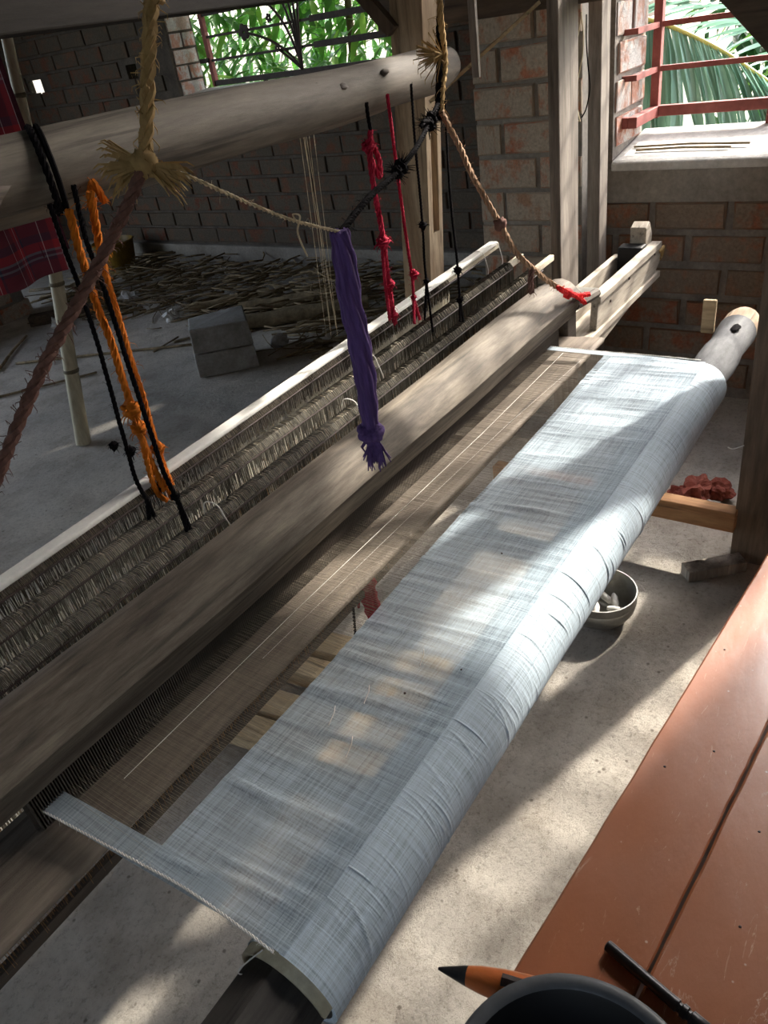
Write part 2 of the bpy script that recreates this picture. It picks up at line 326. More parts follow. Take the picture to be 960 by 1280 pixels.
def benchm():
    m, n, l, bs = newmat('orange_painted_wood')
    a = tex(n, l, 3.0, (0.4, 1, 1), detail=5); ra = ramp(n, [(0.3, srgb(128, 76, 48)), (0.7, srgb(162, 98, 62))]); l.new(a.outputs['Fac'], ra.inputs[0])
    s = tex(n, l, 34, (0.3, 1.6, 1), detail=5, dist=3.5); rs = ramp(n, [(0.665, (0, 0, 0, 1)), (0.675, (0.5, 0.5, 0.5, 1)), (0.685, (0.5, 0.5, 0.5, 1)), (0.695, (0, 0, 0, 1))]); l.new(s.outputs['Fac'], rs.inputs[0])
    v = tex(n, l, 26, kind='vor'); rv = ramp(n, [(0.025, (.7, .7, .7, 1)), (0.05, (0, 0, 0, 1))]); l.new(v.outputs['Distance'], rv.inputs[0])
    c = mixc(n, l, ra.outputs[0], srgb(206, 168, 140), rs.outputs[0]); c = mixc(n, l, c, srgb(196, 176, 160), rv.outputs[0])
    k1 = tex(n, l, 15, (0.5, 1, 1), detail=7, rough=0.62, dist=0.8); kl = ramp(n, [(0.492, (0, 0, 0, 1)), (0.4985, (.75, .75, .75, 1)), (0.5015, (.75, .75, .75, 1)), (0.508, (0, 0, 0, 1))]); l.new(k1.outputs['Fac'], kl.inputs[0])
    k2 = tex(n, l, 5, detail=3); km = ramp(n, [(0.55, (0, 0, 0, 1)), (0.68, (1, 1, 1, 1))]); l.new(k2.outputs['Fac'], km.inputs[0])
    kk = mixc(n, l, kl.outputs[0], km.outputs[0], 1.0, 'MULTIPLY'); c = mixc(n, l, c, srgb(214, 190, 172), kk)
    bs.inputs['Coat Weight'].default_value = 0.5; bs.inputs['Coat Roughness'].default_value = 0.16
    l.new(c, bs.inputs['Base Color'])
    rg = tex(n, l, 5, detail=3); rr = ramp(n, [(0.3, (0.29,)*3 + (1,)), (0.7, (0.42,)*3 + (1,))]); l.new(rg.outputs['Fac'], rr.inputs[0]); l.new(rr.outputs[0], bs.inputs['Roughness'])
    f = tex(n, l, 22, (0.5, 1, 1), detail=8, rough=0.6); bump(n, l, f.outputs['Fac'], bs, 0.35, 0.004)
    bs.inputs['Specular IOR Level'].default_value = 0.55; return m
BENCH = benchm()
def clothm(name, colr, a_lo, a_hi, warp_only=False, trans=0.35, freq=420, colr2=None):
    """thin woven cloth: threads along both directions, holes between them let light through"""
    m, n, l, bs = newmat(name)
    out = n['Material Output']
    a = tex(n, l, 1.0, (freq * 0.02, freq, freq), detail=4, rough=0.75)        # weft: runs along x
    b = tex(n, l, 1.0, (freq, freq * 0.02, freq * 0.02), detail=4, rough=0.75)        # warp: runs along y
    big = tex(n, l, 5.0, (2.5, 0.8, 1), detail=4)
    if warp_only: h = b.outputs['Fac']
    else:
        ad = n.new('ShaderNodeMath'); ad.operation = 'ADD'; l.new(a.outputs['Fac'], ad.inputs[0]); l.new(b.outputs['Fac'], ad.inputs[1])
        hf = n.new('ShaderNodeMath'); hf.operation = 'MULTIPLY'; hf.inputs[1].default_value = 0.5; l.new(ad.outputs[0], hf.inputs[0]); h = hf.outputs[0]
    av = n.new('ShaderNodeMath'); av.operation = 'MULTIPLY_ADD'; l.new(big.outputs['Fac'], av.inputs[0]); av.inputs[1].default_value = 0.35; l.new(h, av.inputs[2])
    mr = n.new('ShaderNodeMapRange'); mr.inputs[1].default_value = 0.5; mr.inputs[2].default_value = 0.85; mr.inputs[3].default_value = a_lo; mr.inputs[4].default_value = a_hi
    l.new(av.outputs[0], mr.inputs[0])
    rc = ramp(n, [(0.36, tuple(c * 0.5 for c in colr[:3]) + (1,)), (0.5, tuple(c * 0.85 for c in colr[:3]) + (1,)), (0.62, colr)]); l.new(h, rc.inputs[0])
    l.new(rc.outputs[0], bs.inputs['Base Color']); bs.inputs['Roughness'].default_value = 0.7; bs.inputs['Specular IOR Level'].default_value = 0.25
    bump(n, l, h, bs, 0.4, 0.002)
    tr = n.new('ShaderNodeBsdfTranslucent'); l.new(rc.outputs[0], tr.inputs['Color'])
    mx = n.new('ShaderNodeMixShader'); mx.inputs[0].default_value = trans; l.new(bs.outputs[0], mx.inputs[1]); l.new(tr.outputs[0], mx.inputs[2])
    last = mx.outputs[0]
    if a_lo < 1:
        tp = n.new('ShaderNodeBsdfTransparent'); m2 = n.new('ShaderNodeMixShader'); l.new(mr.outputs[0], m2.inputs[0])
        l.new(tp.outputs[0], m2.inputs[1]); l.new(last, m2.inputs[2]); last = m2.outputs[0]
    l.new(last, out.inputs['Surface']); return m
COTTON = srgb(192, 208, 219)
CLOTH_ROLL = clothm('rolled_cotton', COTTON, 1, 1, trans=0.12)
CLOTH_WEB = clothm('sheer_cotton_web', COTTON, 0.55, 0.98, trans=0.25)
CLOTH_SELV = clothm('selvedge_cotton', COTTON, 0.62, 0.9, trans=0.3)
WARP_SHEET = clothm('open_warp', srgb(150, 140, 126), 0.0, 0.3, warp_only=True, trans=0.2, freq=300)
def threadm(name, colr, trans=0.3, rough=0.8, vary=0.35, spec=0.15):
    m, n, l, bs = newmat(name); out = n['Material Output']
    t = tex(n, l, 140, (1, 1, 0.06), detail=4); r = ramp(n, [(0.36, tuple(c * (1 - vary) for c in colr[:3]) + (1,)), (0.7, colr)]); l.new(t.outputs['Fac'], r.inputs[0])
    l.new(r.outputs[0], bs.inputs['Base Color']); bs.inputs['Roughness'].default_value = rough; bs.inputs['Specular IOR Level'].default_value = spec
    if trans > 0:
        tr = n.new('ShaderNodeBsdfTranslucent'); l.new(r.outputs[0], tr.inputs['Color']); mx = n.new('ShaderNodeMixShader'); mx.inputs[0].default_value = trans
        l.new(bs.outputs[0], mx.inputs[1]); l.new(tr.outputs[0], mx.inputs[2]); l.new(mx.outputs[0], out.inputs['Surface'])
    return m
HED_GREY = threadm('heddle_loop_cotton', srgb(132, 127, 116), 0.15, vary=0.8)
HED_SHADE = threadm('heddle_shade_cotton', srgb(84, 76, 66), 0.1, vary=0.7)  # cotton darkened to paint the shade on the far shaft's loops
HED_TAN = threadm('heddle_tan_cotton', srgb(178, 140, 94), 0.35, vary=0.5)
HED_SUNLIT = threadm('heddle_sunlit_white_cotton', srgb(244, 240, 230), 0.55, vary=0.2)  # white cotton, brightened to paint the sunlit band on the far shaft
JUTE = threadm('jute', srgb(176, 146, 98), 0.1); JUTE_BROWN = threadm('brown_jute', srgb(120, 88, 78), 0.0)
ROPE_ORANGE = threadm('orange_rope', srgb(214, 120, 34), 0.1); ROPE_BLACK = threadm('black_rope', srgb(22, 20, 22), 0.0, spec=0.02)
ROPE_RED = threadm('crimson_rope', srgb(176, 34, 62), 0.1); ROPE_SCARLET = threadm('scarlet_rope', srgb(232, 50, 52), 0.1)
PURPLE = threadm('purple_rag', srgb(104, 80, 138), 0.1, vary=0.5); NATURAL = threadm('natural_twine', srgb(206, 190, 158), 0.1)
MAROON = threadm('maroon_rag', srgb(150, 40, 52), 0.1)
WHITE_THREAD = threadm('white_thread', srgb(230, 228, 222), 0.2, vary=0.1)
METAL_RED = surf('red_oxide_paint', [(0.3, srgb(126, 66, 60)), (0.7, srgb(158, 92, 84))], 14, rough=0.6, bumps=0.2, fine_amt=0.25)
METAL_BLACK = surf('dark_rusty_iron', [(0.3, srgb(44, 34, 32)), (0.7, srgb(74, 54, 48))], 14, rough=0.6, bumps=0.2)
STEEL = surf('dull_steel', [(0.3, srgb(150, 148, 140)), (0.7, srgb(186, 184, 176))], 12, rough=0.38, bumps=0.05, fine_amt=0.25, metal=0.85)
BLACK_PLASTIC = surf('black_plastic', [(0.3, srgb(15, 15, 16)), (0.7, srgb(24, 25, 26))], 10, rough=0.55, bumps=0.05, fine_amt=0.2, spec=0.25)
GUNMETAL = surf('dark_steel_rod', [(0.3, srgb(44, 44, 46)), (0.7, srgb(72, 72, 74))], 16, rough=0.35, bumps=0.05, metal=0.6)
SHUTTLE_WOOD = woodm('polished_shuttle_wood', srgb(150, 74, 34), srgb(192, 108, 56), 'y', rough=0.3, bumps=0.1, fine_amt=0.3, spec=0.5)
WHITE_SPOOL = surf('white_plastic', [(0.3, srgb(214, 212, 206)), (0.7, srgb(236, 234, 230))], 8, rough=0.5, bumps=0)
RED_BRICKBAT = surf('broken_brick', [(0.3, srgb(120, 56, 46)), (0.7, srgb(156, 88, 74))], 14, rough=0.95, bumps=0.7)
YELLOW = surf('yellow_plastic', [(0.3, srgb(112, 86, 24)), (0.7, srgb(136, 106, 34))], 6, rough=0.5, bumps=0)
TIN = surf('roof_sheet', [(0.3, srgb(96, 90, 84)), (0.7, srgb(122, 116, 108))], 4)
EARTH = surf('garden_earth', [(0.3, srgb(54, 66, 36)), (0.7, srgb(84, 88, 54))], 2)
SHELLWALL = surf('dim_brick_plaster', [(0.3, srgb(120, 104, 92)), (0.7, srgb(150, 134, 120))], 5, rough=0.95, bumps=0.5)
def leafm(name, a, b, trans=0.35):
    m, n, l, bs = newmat(name); out = n['Material Output']
    oi = n.new('ShaderNodeObjectInfo'); t = tex(n, l, 3.0, detail=3); ad = n.new('ShaderNodeMath'); ad.operation = 'ADD'
    l.new(oi.outputs['Random'], ad.inputs[0]); l.new(t.outputs['Fac'], ad.inputs[1]); md = n.new('ShaderNodeMath'); md.operation = 'MULTIPLY'; md.inputs[1].default_value = 0.5; l.new(ad.outputs[0], md.inputs[0])
    r = ramp(n, [(0.25, a), (0.75, b)]); l.new(md.outputs[0], r.inputs[0])
    l.new(r.outputs[0], bs.inputs['Base Color']); bs.inputs['Roughness'].default_value = 0.4
    tr = n.new('ShaderNodeBsdfTranslucent'); l.new(r.outputs[0], tr.inputs['Color']); mx = n.new('ShaderNodeMixShader'); mx.inputs[0].default_value = trans
    l.new(bs.outputs[0], mx.inputs[1]); l.new(tr.outputs[0], mx.inputs[2]); l.new(mx.outputs[0], out.inputs['Surface']); return m
LEAF_PALM = leafm('palm_green', srgb(96, 138, 116), srgb(150, 186, 164)); LEAF_TREE = leafm('tree_green', srgb(66, 118, 44), srgb(128, 172, 70))
LEAF_DEEP = leafm('deep_green', srgb(40, 84, 40), srgb(84, 132, 56)); RACHIS = leafm('palm_rachis', srgb(170, 170, 90), srgb(196, 190, 110), 0.1)
BARK = surf('bark', [(0.3, srgb(84, 70, 54)), (0.7, srgb(120, 102, 80))], 8, rough=0.95)
def plaidm():
    m, n, l, bs = newmat('red_blue_check_cloth')
    tc = n.new('ShaderNodeTexCoord'); sp = n.new('ShaderNodeSeparateXYZ'); l.new(tc.outputs['Object'], sp.inputs[0])
    def stripes(ch, period, stops):
        d = n.new('ShaderNodeMath'); d.operation = 'DIVIDE'; d.inputs[1].default_value = period; l.new(sp.outputs[ch], d.inputs[0])
        f = n.new('ShaderNodeMath'); f.operation = 'FRACT'; l.new(d.outputs[0], f.inputs[0]); r = ramp(n, stops); r.color_ramp.interpolation = 'CONSTANT'; l.new(f.outputs[0], r.inputs[0]); return r
    red = srgb(150, 34, 44); dk = srgb(44, 40, 62); wh = srgb(206, 186, 190); mr = srgb(96, 32, 48); tl = srgb(96, 116, 128)
    a = stripes(0, 0.13, [(0, mr), (0.3, wh), (0.315, mr), (0.5, red), (0.62, wh), (0.635, red), (0.72, dk), (0.78, mr)])
    b = stripes(2, 0.17, [(0, mr), (0.34, dk), (0.4, tl), (0.44, dk), (0.5, tl), (0.54, red), (0.7, dk), (0.85, mr)])
    l.new(mixc(n, l, a.outputs[0], b.outputs[0], 0.5), bs.inputs['Base Color']); bs.inputs['Roughness'].default_value = 0.9
    return m
PLAID = plaidm()
# ------------------------------------------------------------------ the room
def struct(o): o['kind'] = 'structure'; return o
def cells(mb, axis, a, b, u0, u1, z0, z1, openings):
    us = sorted({u0, u1, *[v for o in openings for v in o[:2]]}); zs = sorted({z0, z1, *[v for o in openings for v in o[2:]]})
    for i in range(len(us) - 1):
        for j in range(len(zs) - 1):
            cu = (us[i] + us[i+1]) / 2; cz = (zs[j] + zs[j+1]) / 2
            if any(o[0] < cu < o[1] and o[2] < cz < o[3] for o in openings): continue
            if axis == 'x': mb.box((a, us[i], zs[j]), (b, us[i+1], zs[j+1]))
            else: mb.box((us[i], a, zs[j]), (us[i+1], b, zs[j+1]))
    return mb
floor = struct(MB().box((-2.2, -1.8, -0.3), (4.05, 6.5, 0)).build('floor', FLOOR, origin=(0, 0, 0)))
ground = struct(MB().box((-14, -14, -0.4), (22, 20, -0.3)).build('ground', EARTH, origin=(0, 0, 0)))
ceiling = struct(MB().box((-2.2, -1.8, 2.7), (2.97, 1.37, 2.76)).box((-2.2, 1.37, 2.7), (4.1, 6.5, 2.76)).build('ceiling', TIN, origin=(0, 0, 2.7)))
wall_right = struct(cells(MB(), 'x', 2.66, 2.95, -1.8, 1.37, -0.1, 2.7, [(-0.47, 0.955, 0.76, 2.4)]).build('wall_right', MORTAR, origin=(2.66, 0, 0)))
wall_pier = struct(MB().box((2.51, 1.0, 0), (2.67, 1.37, 2.7)).build('wall_pier', CEMENT, origin=(2.51, 1.2, 0)))
struct(MB().prism([(4.05, 2.52), (4.05, 2.56), (5.35, 2.06), (5.35, 2.02)], 'y', 2.12, 6.5).build('sun_block_eave', TIN))  # unseen eave added to keep sun out of the grille window
wall_return = struct(MB().box((2.95, 1.25, 0), (4.05, 1.37, 2.7)).build('wall_return', SHELLWALL, origin=(3.4, 1.3, 0)))
H1 = (5.63, 5.79, 1.195, 1.285); H2 = (4.555, 4.66, 1.20, 1.285)
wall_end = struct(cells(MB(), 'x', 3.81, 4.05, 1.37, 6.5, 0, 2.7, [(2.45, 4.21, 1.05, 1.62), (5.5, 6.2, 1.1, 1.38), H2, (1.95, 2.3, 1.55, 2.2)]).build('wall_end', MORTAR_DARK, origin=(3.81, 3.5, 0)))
struct(cells(MB(), 'x', 3.81, 3.85, 5.5, 6.2, 1.1, 1.38, [H1]).build('trim_6', MORTAR_DARK))
struct(cells(MB(), 'x', 3.97, 4.02, 1.95, 2.3, 1.55, 2.2, [(2.085, 2.125, 1.67, 1.94), (2.035, 2.06, 2.0, 2.12)]).build('sun_slit_panel', SHELLWALL))  # unseen panel; slits added to throw sun streaks on the far floor
struct(cells(MB(), 'x', -2.2, -2.0, -1.8, 6.5, 0, 2.7, [(-1.0, -0.2, 0, 2.1)]).build('wall_back', SHELLWALL))  # unseen doorway added to let in fill light behind the camera
struct(cells(MB(), 'y', -1.8, -1.6, -2.0, 2.66, 0, 2.7, []).build('wall_near', SHELLWALL))
struct(cells(MB(), 'y', 6.3, 6.5, -2.0, 3.81, 0, 2.7, [(-1.9, 1.8, 0, 2.6)]).build('wall_far', SHELLWALL))  # unseen opening added and sized to light the far floor
struct(MB().box((3.77, 1.37, 0), (3.815, 6.3, 0.142)).build('baseboard_end', CEMENT, bevel=0.008))

def brick_mesh(i, mat, face):
    r = random.Random(i * 13 + 5); j = lambda a: r.uniform(-a, a)
    V = []
    for d, ins in ((0.0, 0.0), (0.72, 0.0), (1.0, 0.07)):
        for (u, v) in ((-0.5, -0.5), (0.5, -0.5), (0.5, 0.5), (-0.5, 0.5)):
            uu = u * (1 - ins * 0.5) + j(0.012); vv = v * (1 - ins * 1.4) + j(0.035); dd = d + (j(0.12) if d else 0)
            V.append((-dd, -uu, vv) if face == 'x' else (uu, -dd, vv))
    F = [(8, 9, 10, 11)]
    for k in range(4):
        for lv in (0, 4): F.append((lv + k, lv + (k+1) % 4, lv + 4 + (k+1) % 4, lv + 4 + k))
    me = bpy.data.meshes.new('brick'); me.from_pydata(V, [], F); me.update(); me.materials.append(mat); return me
def lay(parent, mat, face, plane, u0, u1, z0, z1, pitch, length, joint, proud, skip=None, phase=0.0):
    meshes = [brick_mesh(k + int(plane * 100), mat, face) for k in range(6)]; P = wloc(parent); z = z0; row = 0
    while z + pitch * 0.6 < z1:
        h = min(pitch, z1 - z) - joint; u = u0 - (length * 0.5 if row % 2 else 0) + phase
        while u < u1:
            a = max(u + joint / 2, u0); b = min(u + length - joint / 2, u1)
            if b - a > 0.035 and not (skip and skip((a + b) / 2, z + h / 2, a, b)):
                me = random.choice(meshes); o = bpy.data.objects.new('brick', me); col.objects.link(o); o.parent = parent
                c = (a + b) / 2; pr = proud * random.uniform(0.6, 1.5)
                if face == 'x': o.location = Vector((plane, c, z + joint/2 + h/2)) - P; o.scale = (pr, b - a, h)
                else: o.location = Vector((c, plane, z + joint/2 + h/2)) - P; o.scale = (b - a, pr, h)
            u += length
        z += pitch; row += 1
# end wall: dark brown bricks, gaps at the window and the two holes
def skip_end(c, z, a, b):
    if a < 4.21 and b > 2.45 and 1.04 < z < 1.62: return True
    for h in (H1, H2):
        if a < h[1] and b > h[0] and h[2] - 0.03 < z < h[3] + 0.03: return True
    return False
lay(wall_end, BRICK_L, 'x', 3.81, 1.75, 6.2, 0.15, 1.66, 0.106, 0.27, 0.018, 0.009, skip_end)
lay(wall_end, BRICK_J, 'y', 4.21, 3.83, 4.04, 1.06, 1.62, 0.088, 0.21, 0.014, 0.008)
lay(wall_right, BRICK_R, 'x', 2.66, -0.35, 0.99, 0.03, 0.68, 0.109, 0.245, 0.024, 0.010, phase=0.06)
lay(wall_right, BRICK_J, 'y', 0.955, 2.67, 2.94, 0.83, 1.62, 0.105, 0.27, 0.018, 0.007)
lay(wall_pier, BRICK_P, 'x', 2.51, 1.0, 1.37, 0.1, 1.62, 0.108, 0.25, 0.014, 0.010, phase=-0.1)
# bits of brick around the two holes
for h in (H1, H2):
    p = MB()
    for k in range(6):
        p.blob((3.84 + random.uniform(0, 0.1), h[0] + random.uniform(-.012, .004), random.uniform(h[2], h[3])), 0.016, k, 0.6, 8)
    p.build('broken_brick_edge', BRICK_J, wall_end)
# sill of the side window with its cement band
sill = MB().prism([(2.645, 0.77), (2.645, 0.796), (2.66, 0.803), (2.98, 0.846), (2.98, 0.745)], 'y', -0.47, 0.955)
struct(sill.build('trim_2', PLASTER, bevel=0.006))
struct(MB().box((2.648, -1.6, 0.672), (2.67, 1.0, 0.778)).build('trim_3', CEMENT))
struct(MB().prism([(3.80, 1.02), (3.80, 1.06), (4.06, 1.085), (4.06, 1.02)], 'y', 2.45, 4.21).build('trim_4', PLASTER, bevel=0.004))

# window grilles
win1 = empty('window_1', (2.9, 0.15, 0.84), kind='structure')
win1['label'] = 'red oxide box grille standing on the pale plaster sill'
zs = [1.03 + 0.128 * k for k in range(9)]
MB().box((2.945, -0.39, 0.885), (2.972, 0.93, 0.918)).build('grille_rail', METAL_RED, win1, bevel=0.002)
MB().box((2.725, 0.90, 0.885), (2.95, 0.93, 0.918)).box((2.725, 0.93, 0.885), (2.75, 0.957, 0.918)).build('grille_rail', METAL_RED, win1, bevel=0.002)
for y in (0.915, 0.1, -0.38): MB().box((2.945, y - 0.014, 0.88), (2.975, y + 0.014, 2.13)).build('grille_post', METAL_RED, win1, bevel=0.002)
for y in (0.54, -0.2): MB().box((2.95, y - 0.012, 0.83), (2.972, y + 0.012, 0.89)).build('grille_leg', METAL_RED, win1)
for z in zs:
    MB().box((2.95, -0.38, z - 0.008), (2.968, 0.915, z + 0.008)).build('grille_bar', METAL_RED, win1)
    MB().box((2.73, 0.907, z - 0.008), (2.95, 0.923, z + 0.008)).box((2.73, 0.923, z - 0.008), (2.745, 0.957, z + 0.008)).build('grille_bar', METAL_RED, win1)
win2 = empty('window_2', (4.0, 3.3, 1.09), kind='structure')
win2['label'] = 'dark iron grille with fanned stems and flower before green leaves'
for y in (4.06, 2.5): MB().box((3.985, y - 0.014, 1.09), (4.015, y + 0.014, 1.62)).build('grille_post', METAL_RED, win2)
MB().box((3.985, 2.5, 1.092), (4.015, 4.06, 1.122)).build('grille_rail', METAL_BLACK, win2)
for z in (1.233, 1.36, 1.475, 1.595):
    MB().box((3.992, 3.2, z - 0.007), (4.008, 4.06, z + 0.007)).build('grille_bar', METAL_BLACK, win2)
    MB().box((3.985, 2.5, z - 0.016), (4.01, 3.2, z + 0.016)).build('grille_bar', METAL_BLACK, win2)
MB().box((3.97, 4.06, 1.225), (4.0, 4.13, 1.25)).build('hinge', METAL_BLACK, win2)
MB().box((3.99, 3.62, 1.06), (4.01, 3.64, 1.1)).build('grille_leg', METAL_BLACK, win2)
c0 = Vector((3.985, 3.31, 1.12))
for ty, tz, cy in ((3.70, 1.346, 3.42), (3.47, 1.24, 3.38), (3.60, 1.52, 3.37), (3.45, 1.56, 3.34), (3.36, 1.56, 3.32), (3.28, 1.56, 3.305), (3.22, 1.56, 3.28)):
    e = Vector((3.985, ty, tz)); c = Vector((3.985, cy, tz - 0.06)); pts = [c0.lerp(c, t / 8).lerp(c.lerp(e, t / 8), t / 8) for t in range(9)]
    MB().tube(pts, 0.0075, 6).build('fan_stem', METAL_BLACK, win2, smooth=True)
for (y, z, r) in ((3.715, 1.352, 0.042), (3.475, 1.245, 0.02), (3.50, 1.40, 0.022)):
    f = MB()
    for k in range(5):
        a = k * 1.2566; f.blob((3.985, y + math.cos(a) * r * 0.6, z + math.sin(a) * r * 0.6), r * 0.55, k, 0.1, 8, (0.3, 1, 1))
    f.build('iron_flower', METAL_BLACK, win2)

# ------------------------------------------------------------------ loom frame
lf = empty('loom_frame', (2.0, 1.0, 0), 'weathered wooden loom frame of upright posts and beams around the warp', 'loom frame')
sc_ = lambda p: (p[0], p[1] - 0.085 * (p[2] - 0.7), p[2])
pc = MB()
pc.box((1.98, 1.27, 0), (2.06, 1.37, 0.74), sc_).box((1.98, 1.27, 1.05), (2.06, 1.37, 1.75), sc_).box((1.98, 1.305, 0.74), (2.06, 1.37, 1.05), sc_)
pc.box((1.98, 1.27, 0.74), (2.004, 1.305, 1.045), sc_).box((2.04, 1.27, 0.74), (2.06, 1.305, 1.05), sc_)
tag(pc.build('post', W_TAN, lf), 'tan slotted post behind the log')
MB().box((2.04, 0.875, 0), (2.17, 0.905, 1.75)).build('post', W_GREYPOST, lf, bevel=0.003)
MB().box((2.40, 0.9, 0), (2.47, 0.94, 1.75)).build('post', W_GREYPOST, lf, bevel=0.003)
sr = lambda p: (p[0], p[1] + 0.012 * p[2], p[2])
tag(MB().box((1.72, 0.14, 0), (1.80, 0.280, 1.62), sr).build('post', W_FRAME_Z, lf, bevel=0.003), 'dark post beside the cloth beam end')
MB().box((2.18, 0.56, 1.262), (2.26, 1.5, 1.37)).build('cross_beam', W_FRAME_Y, lf, bevel=0.004)
MB().box((-0.6, 1.385, 1.367), (2.3, 1.485, 1.50)).build('top_beam', W_TOPBEAM, lf, bevel=0.004)
MB().bar((1.77, 0.60, 1.45), (1.77, 0.245, 1.095), 0.06, 0.055).build('brace', W_FRAME_Y, lf, bevel=0.003)
MB().bar((1.93, 1.40, 1.40), (1.96, 1.30, 1.27), 0.05, 0.03).build('brace', W_FRAME_Z, lf)
MB().bar((1.93, 1.19, 1.10), (2.17, 0.98, 1.28), 0.007, 0.008).build('diagonal_stick', W_PALE, lf)
MB().box((1.805, 0.972, 1.155), (1.815, 0.990, 1.45)).build('hanging_slat', W_GREYPOST, lf)
MB().box((1.695, 0.275, 0.10), (1.735, 0.95, 0.158)).build('floor_rail', W_BROWN, lf, bevel=0.003)
MB().box((1.86, 0.20, 0.44), (2.10, 0.245, 0.475)).build('beam_support', W_FRAME_X, lf)

# roller log over the shafts, with the thinner pole behind it
lg = MB(); pts = []; rs = []
for i in range(40):
    t = i / 39; x = -0.3 + 2.06 * t
    pts.append((x, 1.03 + 0.006 * math.sin(x * 5), 1.192 + 0.006 * math.sin(x * 3.1))); rs.append(0.049 + 0.004 * math.sin(x * 7 + 1) * 0.5 - 0.001 * t)
rs[-1] = 0.036; pts[-1] = (1.765, 1.03, 1.192); lg.tube(pts, rs, 20)
log = tag(lg.build('roller_log', W_LOG, smooth='auto'), 'thick pale debarked log lying across above the heddle shafts', 'log')
for k, (x, a) in enumerate(((0.98, 0.9), (1.12, 0.2), (1.22, 0.6), (1.30, 0.3), (1.45, 0.5), (0.52, -0.2), (0.82, 0.5))):
    d = Vector((0, -math.cos(a), math.sin(a))); c = Vector((x, 1.03, 1.192)) + d * 0.046
    MB().blob(c - d * 0.0055, 0.007 if k != 5 else 0.02, k, 0.7, 10, (2.2, 0.9, 0.9)).build('knot', W_FRAME_X, log, smooth=True)
pl = MB(); pl.tube([(-0.3 + i * 0.1, 1.118, 1.155 + 0.003 * math.sin(i)) for i in range(20)], 0.032, 14)
tag(pl.build('lease_pole', W_LOG, smooth='auto'), 'thinner pale pole just behind and below the roller log', 'pole')

# ------------------------------------------------------------------ batten (hand tree, reed, race board, shuttle box)
bt = empty('batten', (1.0, 0.76, 0.45), 'worn grey wooden batten with rounded hand rail above a race board', 'batten')
prof = [(0.737, 0.598), (0.716, 0.650), (0.722, 0.664), (0.748, 0.694), (0.770, 0.703), (0.790, 0.700), (0.803, 0.685), (0.806, 0.655), (0.800, 0.600)]
ht = MB(); V = []; F = []; nx = 60; npf = len(prof)
for i in range(nx):
    x = -0.12 + (1.80 + 0.12) * i / (nx - 1); k = 1 + 0.10 * math.exp(-((x - 1.35) / 0.25) ** 2) + 0.03 * math.sin(x * 4)
    if x > 1.68: k *= 1 - 0.25 * (x - 1.68) / 0.12
    for (y, z) in prof:
        zz = 0.65 + (z - 0.65) * k if z > 0.651 else z; V.append((x, y + 0.002 * math.sin(x * 9), zz))
for i in range(nx - 1):
    for k in range(npf): F.append((i*npf + k, (i+1)*npf + k, (i+1)*npf + (k+1) % npf, i*npf + (k+1) % npf))
F.append(tuple(range(npf))); F.append(tuple((nx-1)*npf + k for k in range(npf - 1, -1, -1))); ht.add(V, F)
hand = ht.build('hand_tree', W_HAND, bt, smooth='auto')
race = MB().prism([(0.715, 0.505), (0.655, 0.533), (0.655, 0.541), (0.662, 0.545), (0.80, 0.536), (0.80, 0.50)], 'x', -0.12, 1.80)
race.build('race_board', W_RACE, bt, bevel=0.003)
MB().box((-0.12, 0.72, 0.46), (0.12, 0.80, 0.50)).build('race_block', W_FRAME_X, bt, bevel=0.006)
reed = MB().box((0.16, 0.752, 0.53), (1.72, 0.756, 0.61)); reed.build('reed_backing', W_FRAME_X, bt)
rd = MB()
for i in range(420):
    x = 0.165 + 1.55 * i / 419; rd.box((x - 0.0006, 0.744, 0.534), (x + 0.0006, 0.752, 0.605))
tag(rd.build('reed_dents', W_FRAME_X, bt), kind='stuff')
sb = MB().prism([(1.905, 0.453), (1.93, 0.596), (2.455, 0.60), (2.47, 0.585), (2.462, 0.535), (2.40, 0.505)], 'y', 0.722, 0.742).build('shuttle_box_front', W_BOX, bt, bevel=0.002)
MB().box((1.93, 0.716, 0.583), (2.455, 0.748, 0.602)).build('front_cap', W_BOX, bt, bevel=0.002)
MB().box((1.82, 0.715, 0.492), (2.45, 0.84, 0.512)).build('box_floor', W_BOX, bt, bevel=0.002)
MB().box((1.86, 0.828, 0.51), (2.40, 0.848, 0.575)).build('shuttle_box_rear', W_BOX, bt, bevel=0.002)
MB().box((1.86, 0.800, 0.51), (2.38, 0.812, 0.54)).build('slide_rail', W_BOX, bt)
MB().prism([(2.40, 0.51), (2.40, 0.655), (2.432, 0.668), (2.462, 0.625), (2.45, 0.51)], 'y', 0.75, 0.80).build('box_end_block', W_BOX, bt, bevel=0.003)
MB().box((2.35, 0.745, 0.51), (2.40, 0.822, 0.61)).build('picker', BLACK_PLASTIC, bt, bevel=0.006)
MB().tube([(1.80, 0.735, 0.622), (1.93, 0.728, 0.612)], 0.013, 8).build('peg', W_FRAME_X, bt)
MB().box((1.80, 0.755, 0.51), (1.86, 0.80, 0.62)).build('dark_joint', W_FRAME_X, bt, bevel=0.004)
MB().box((1.935, 0.742, 0.60), (1.985, 0.80, 0.607)).build('box_clip', STEEL, bt)
for x, z in ((2.02, 0.56), (2.17, 0.575), (2.40, 0.577)): MB().tube([(x, 0.723, z), (x, 0.719, z)], 0.004, 8).build('nail', METAL_BLACK, sb)
MB().tube([(2.45, 0.722, 0.57), (2.47, 0.716, 0.58), (2.475, 0.722, 0.55), (2.46, 0.722, 0.545)], 0.006, 6).build('jute_knot', JUTE, bt)

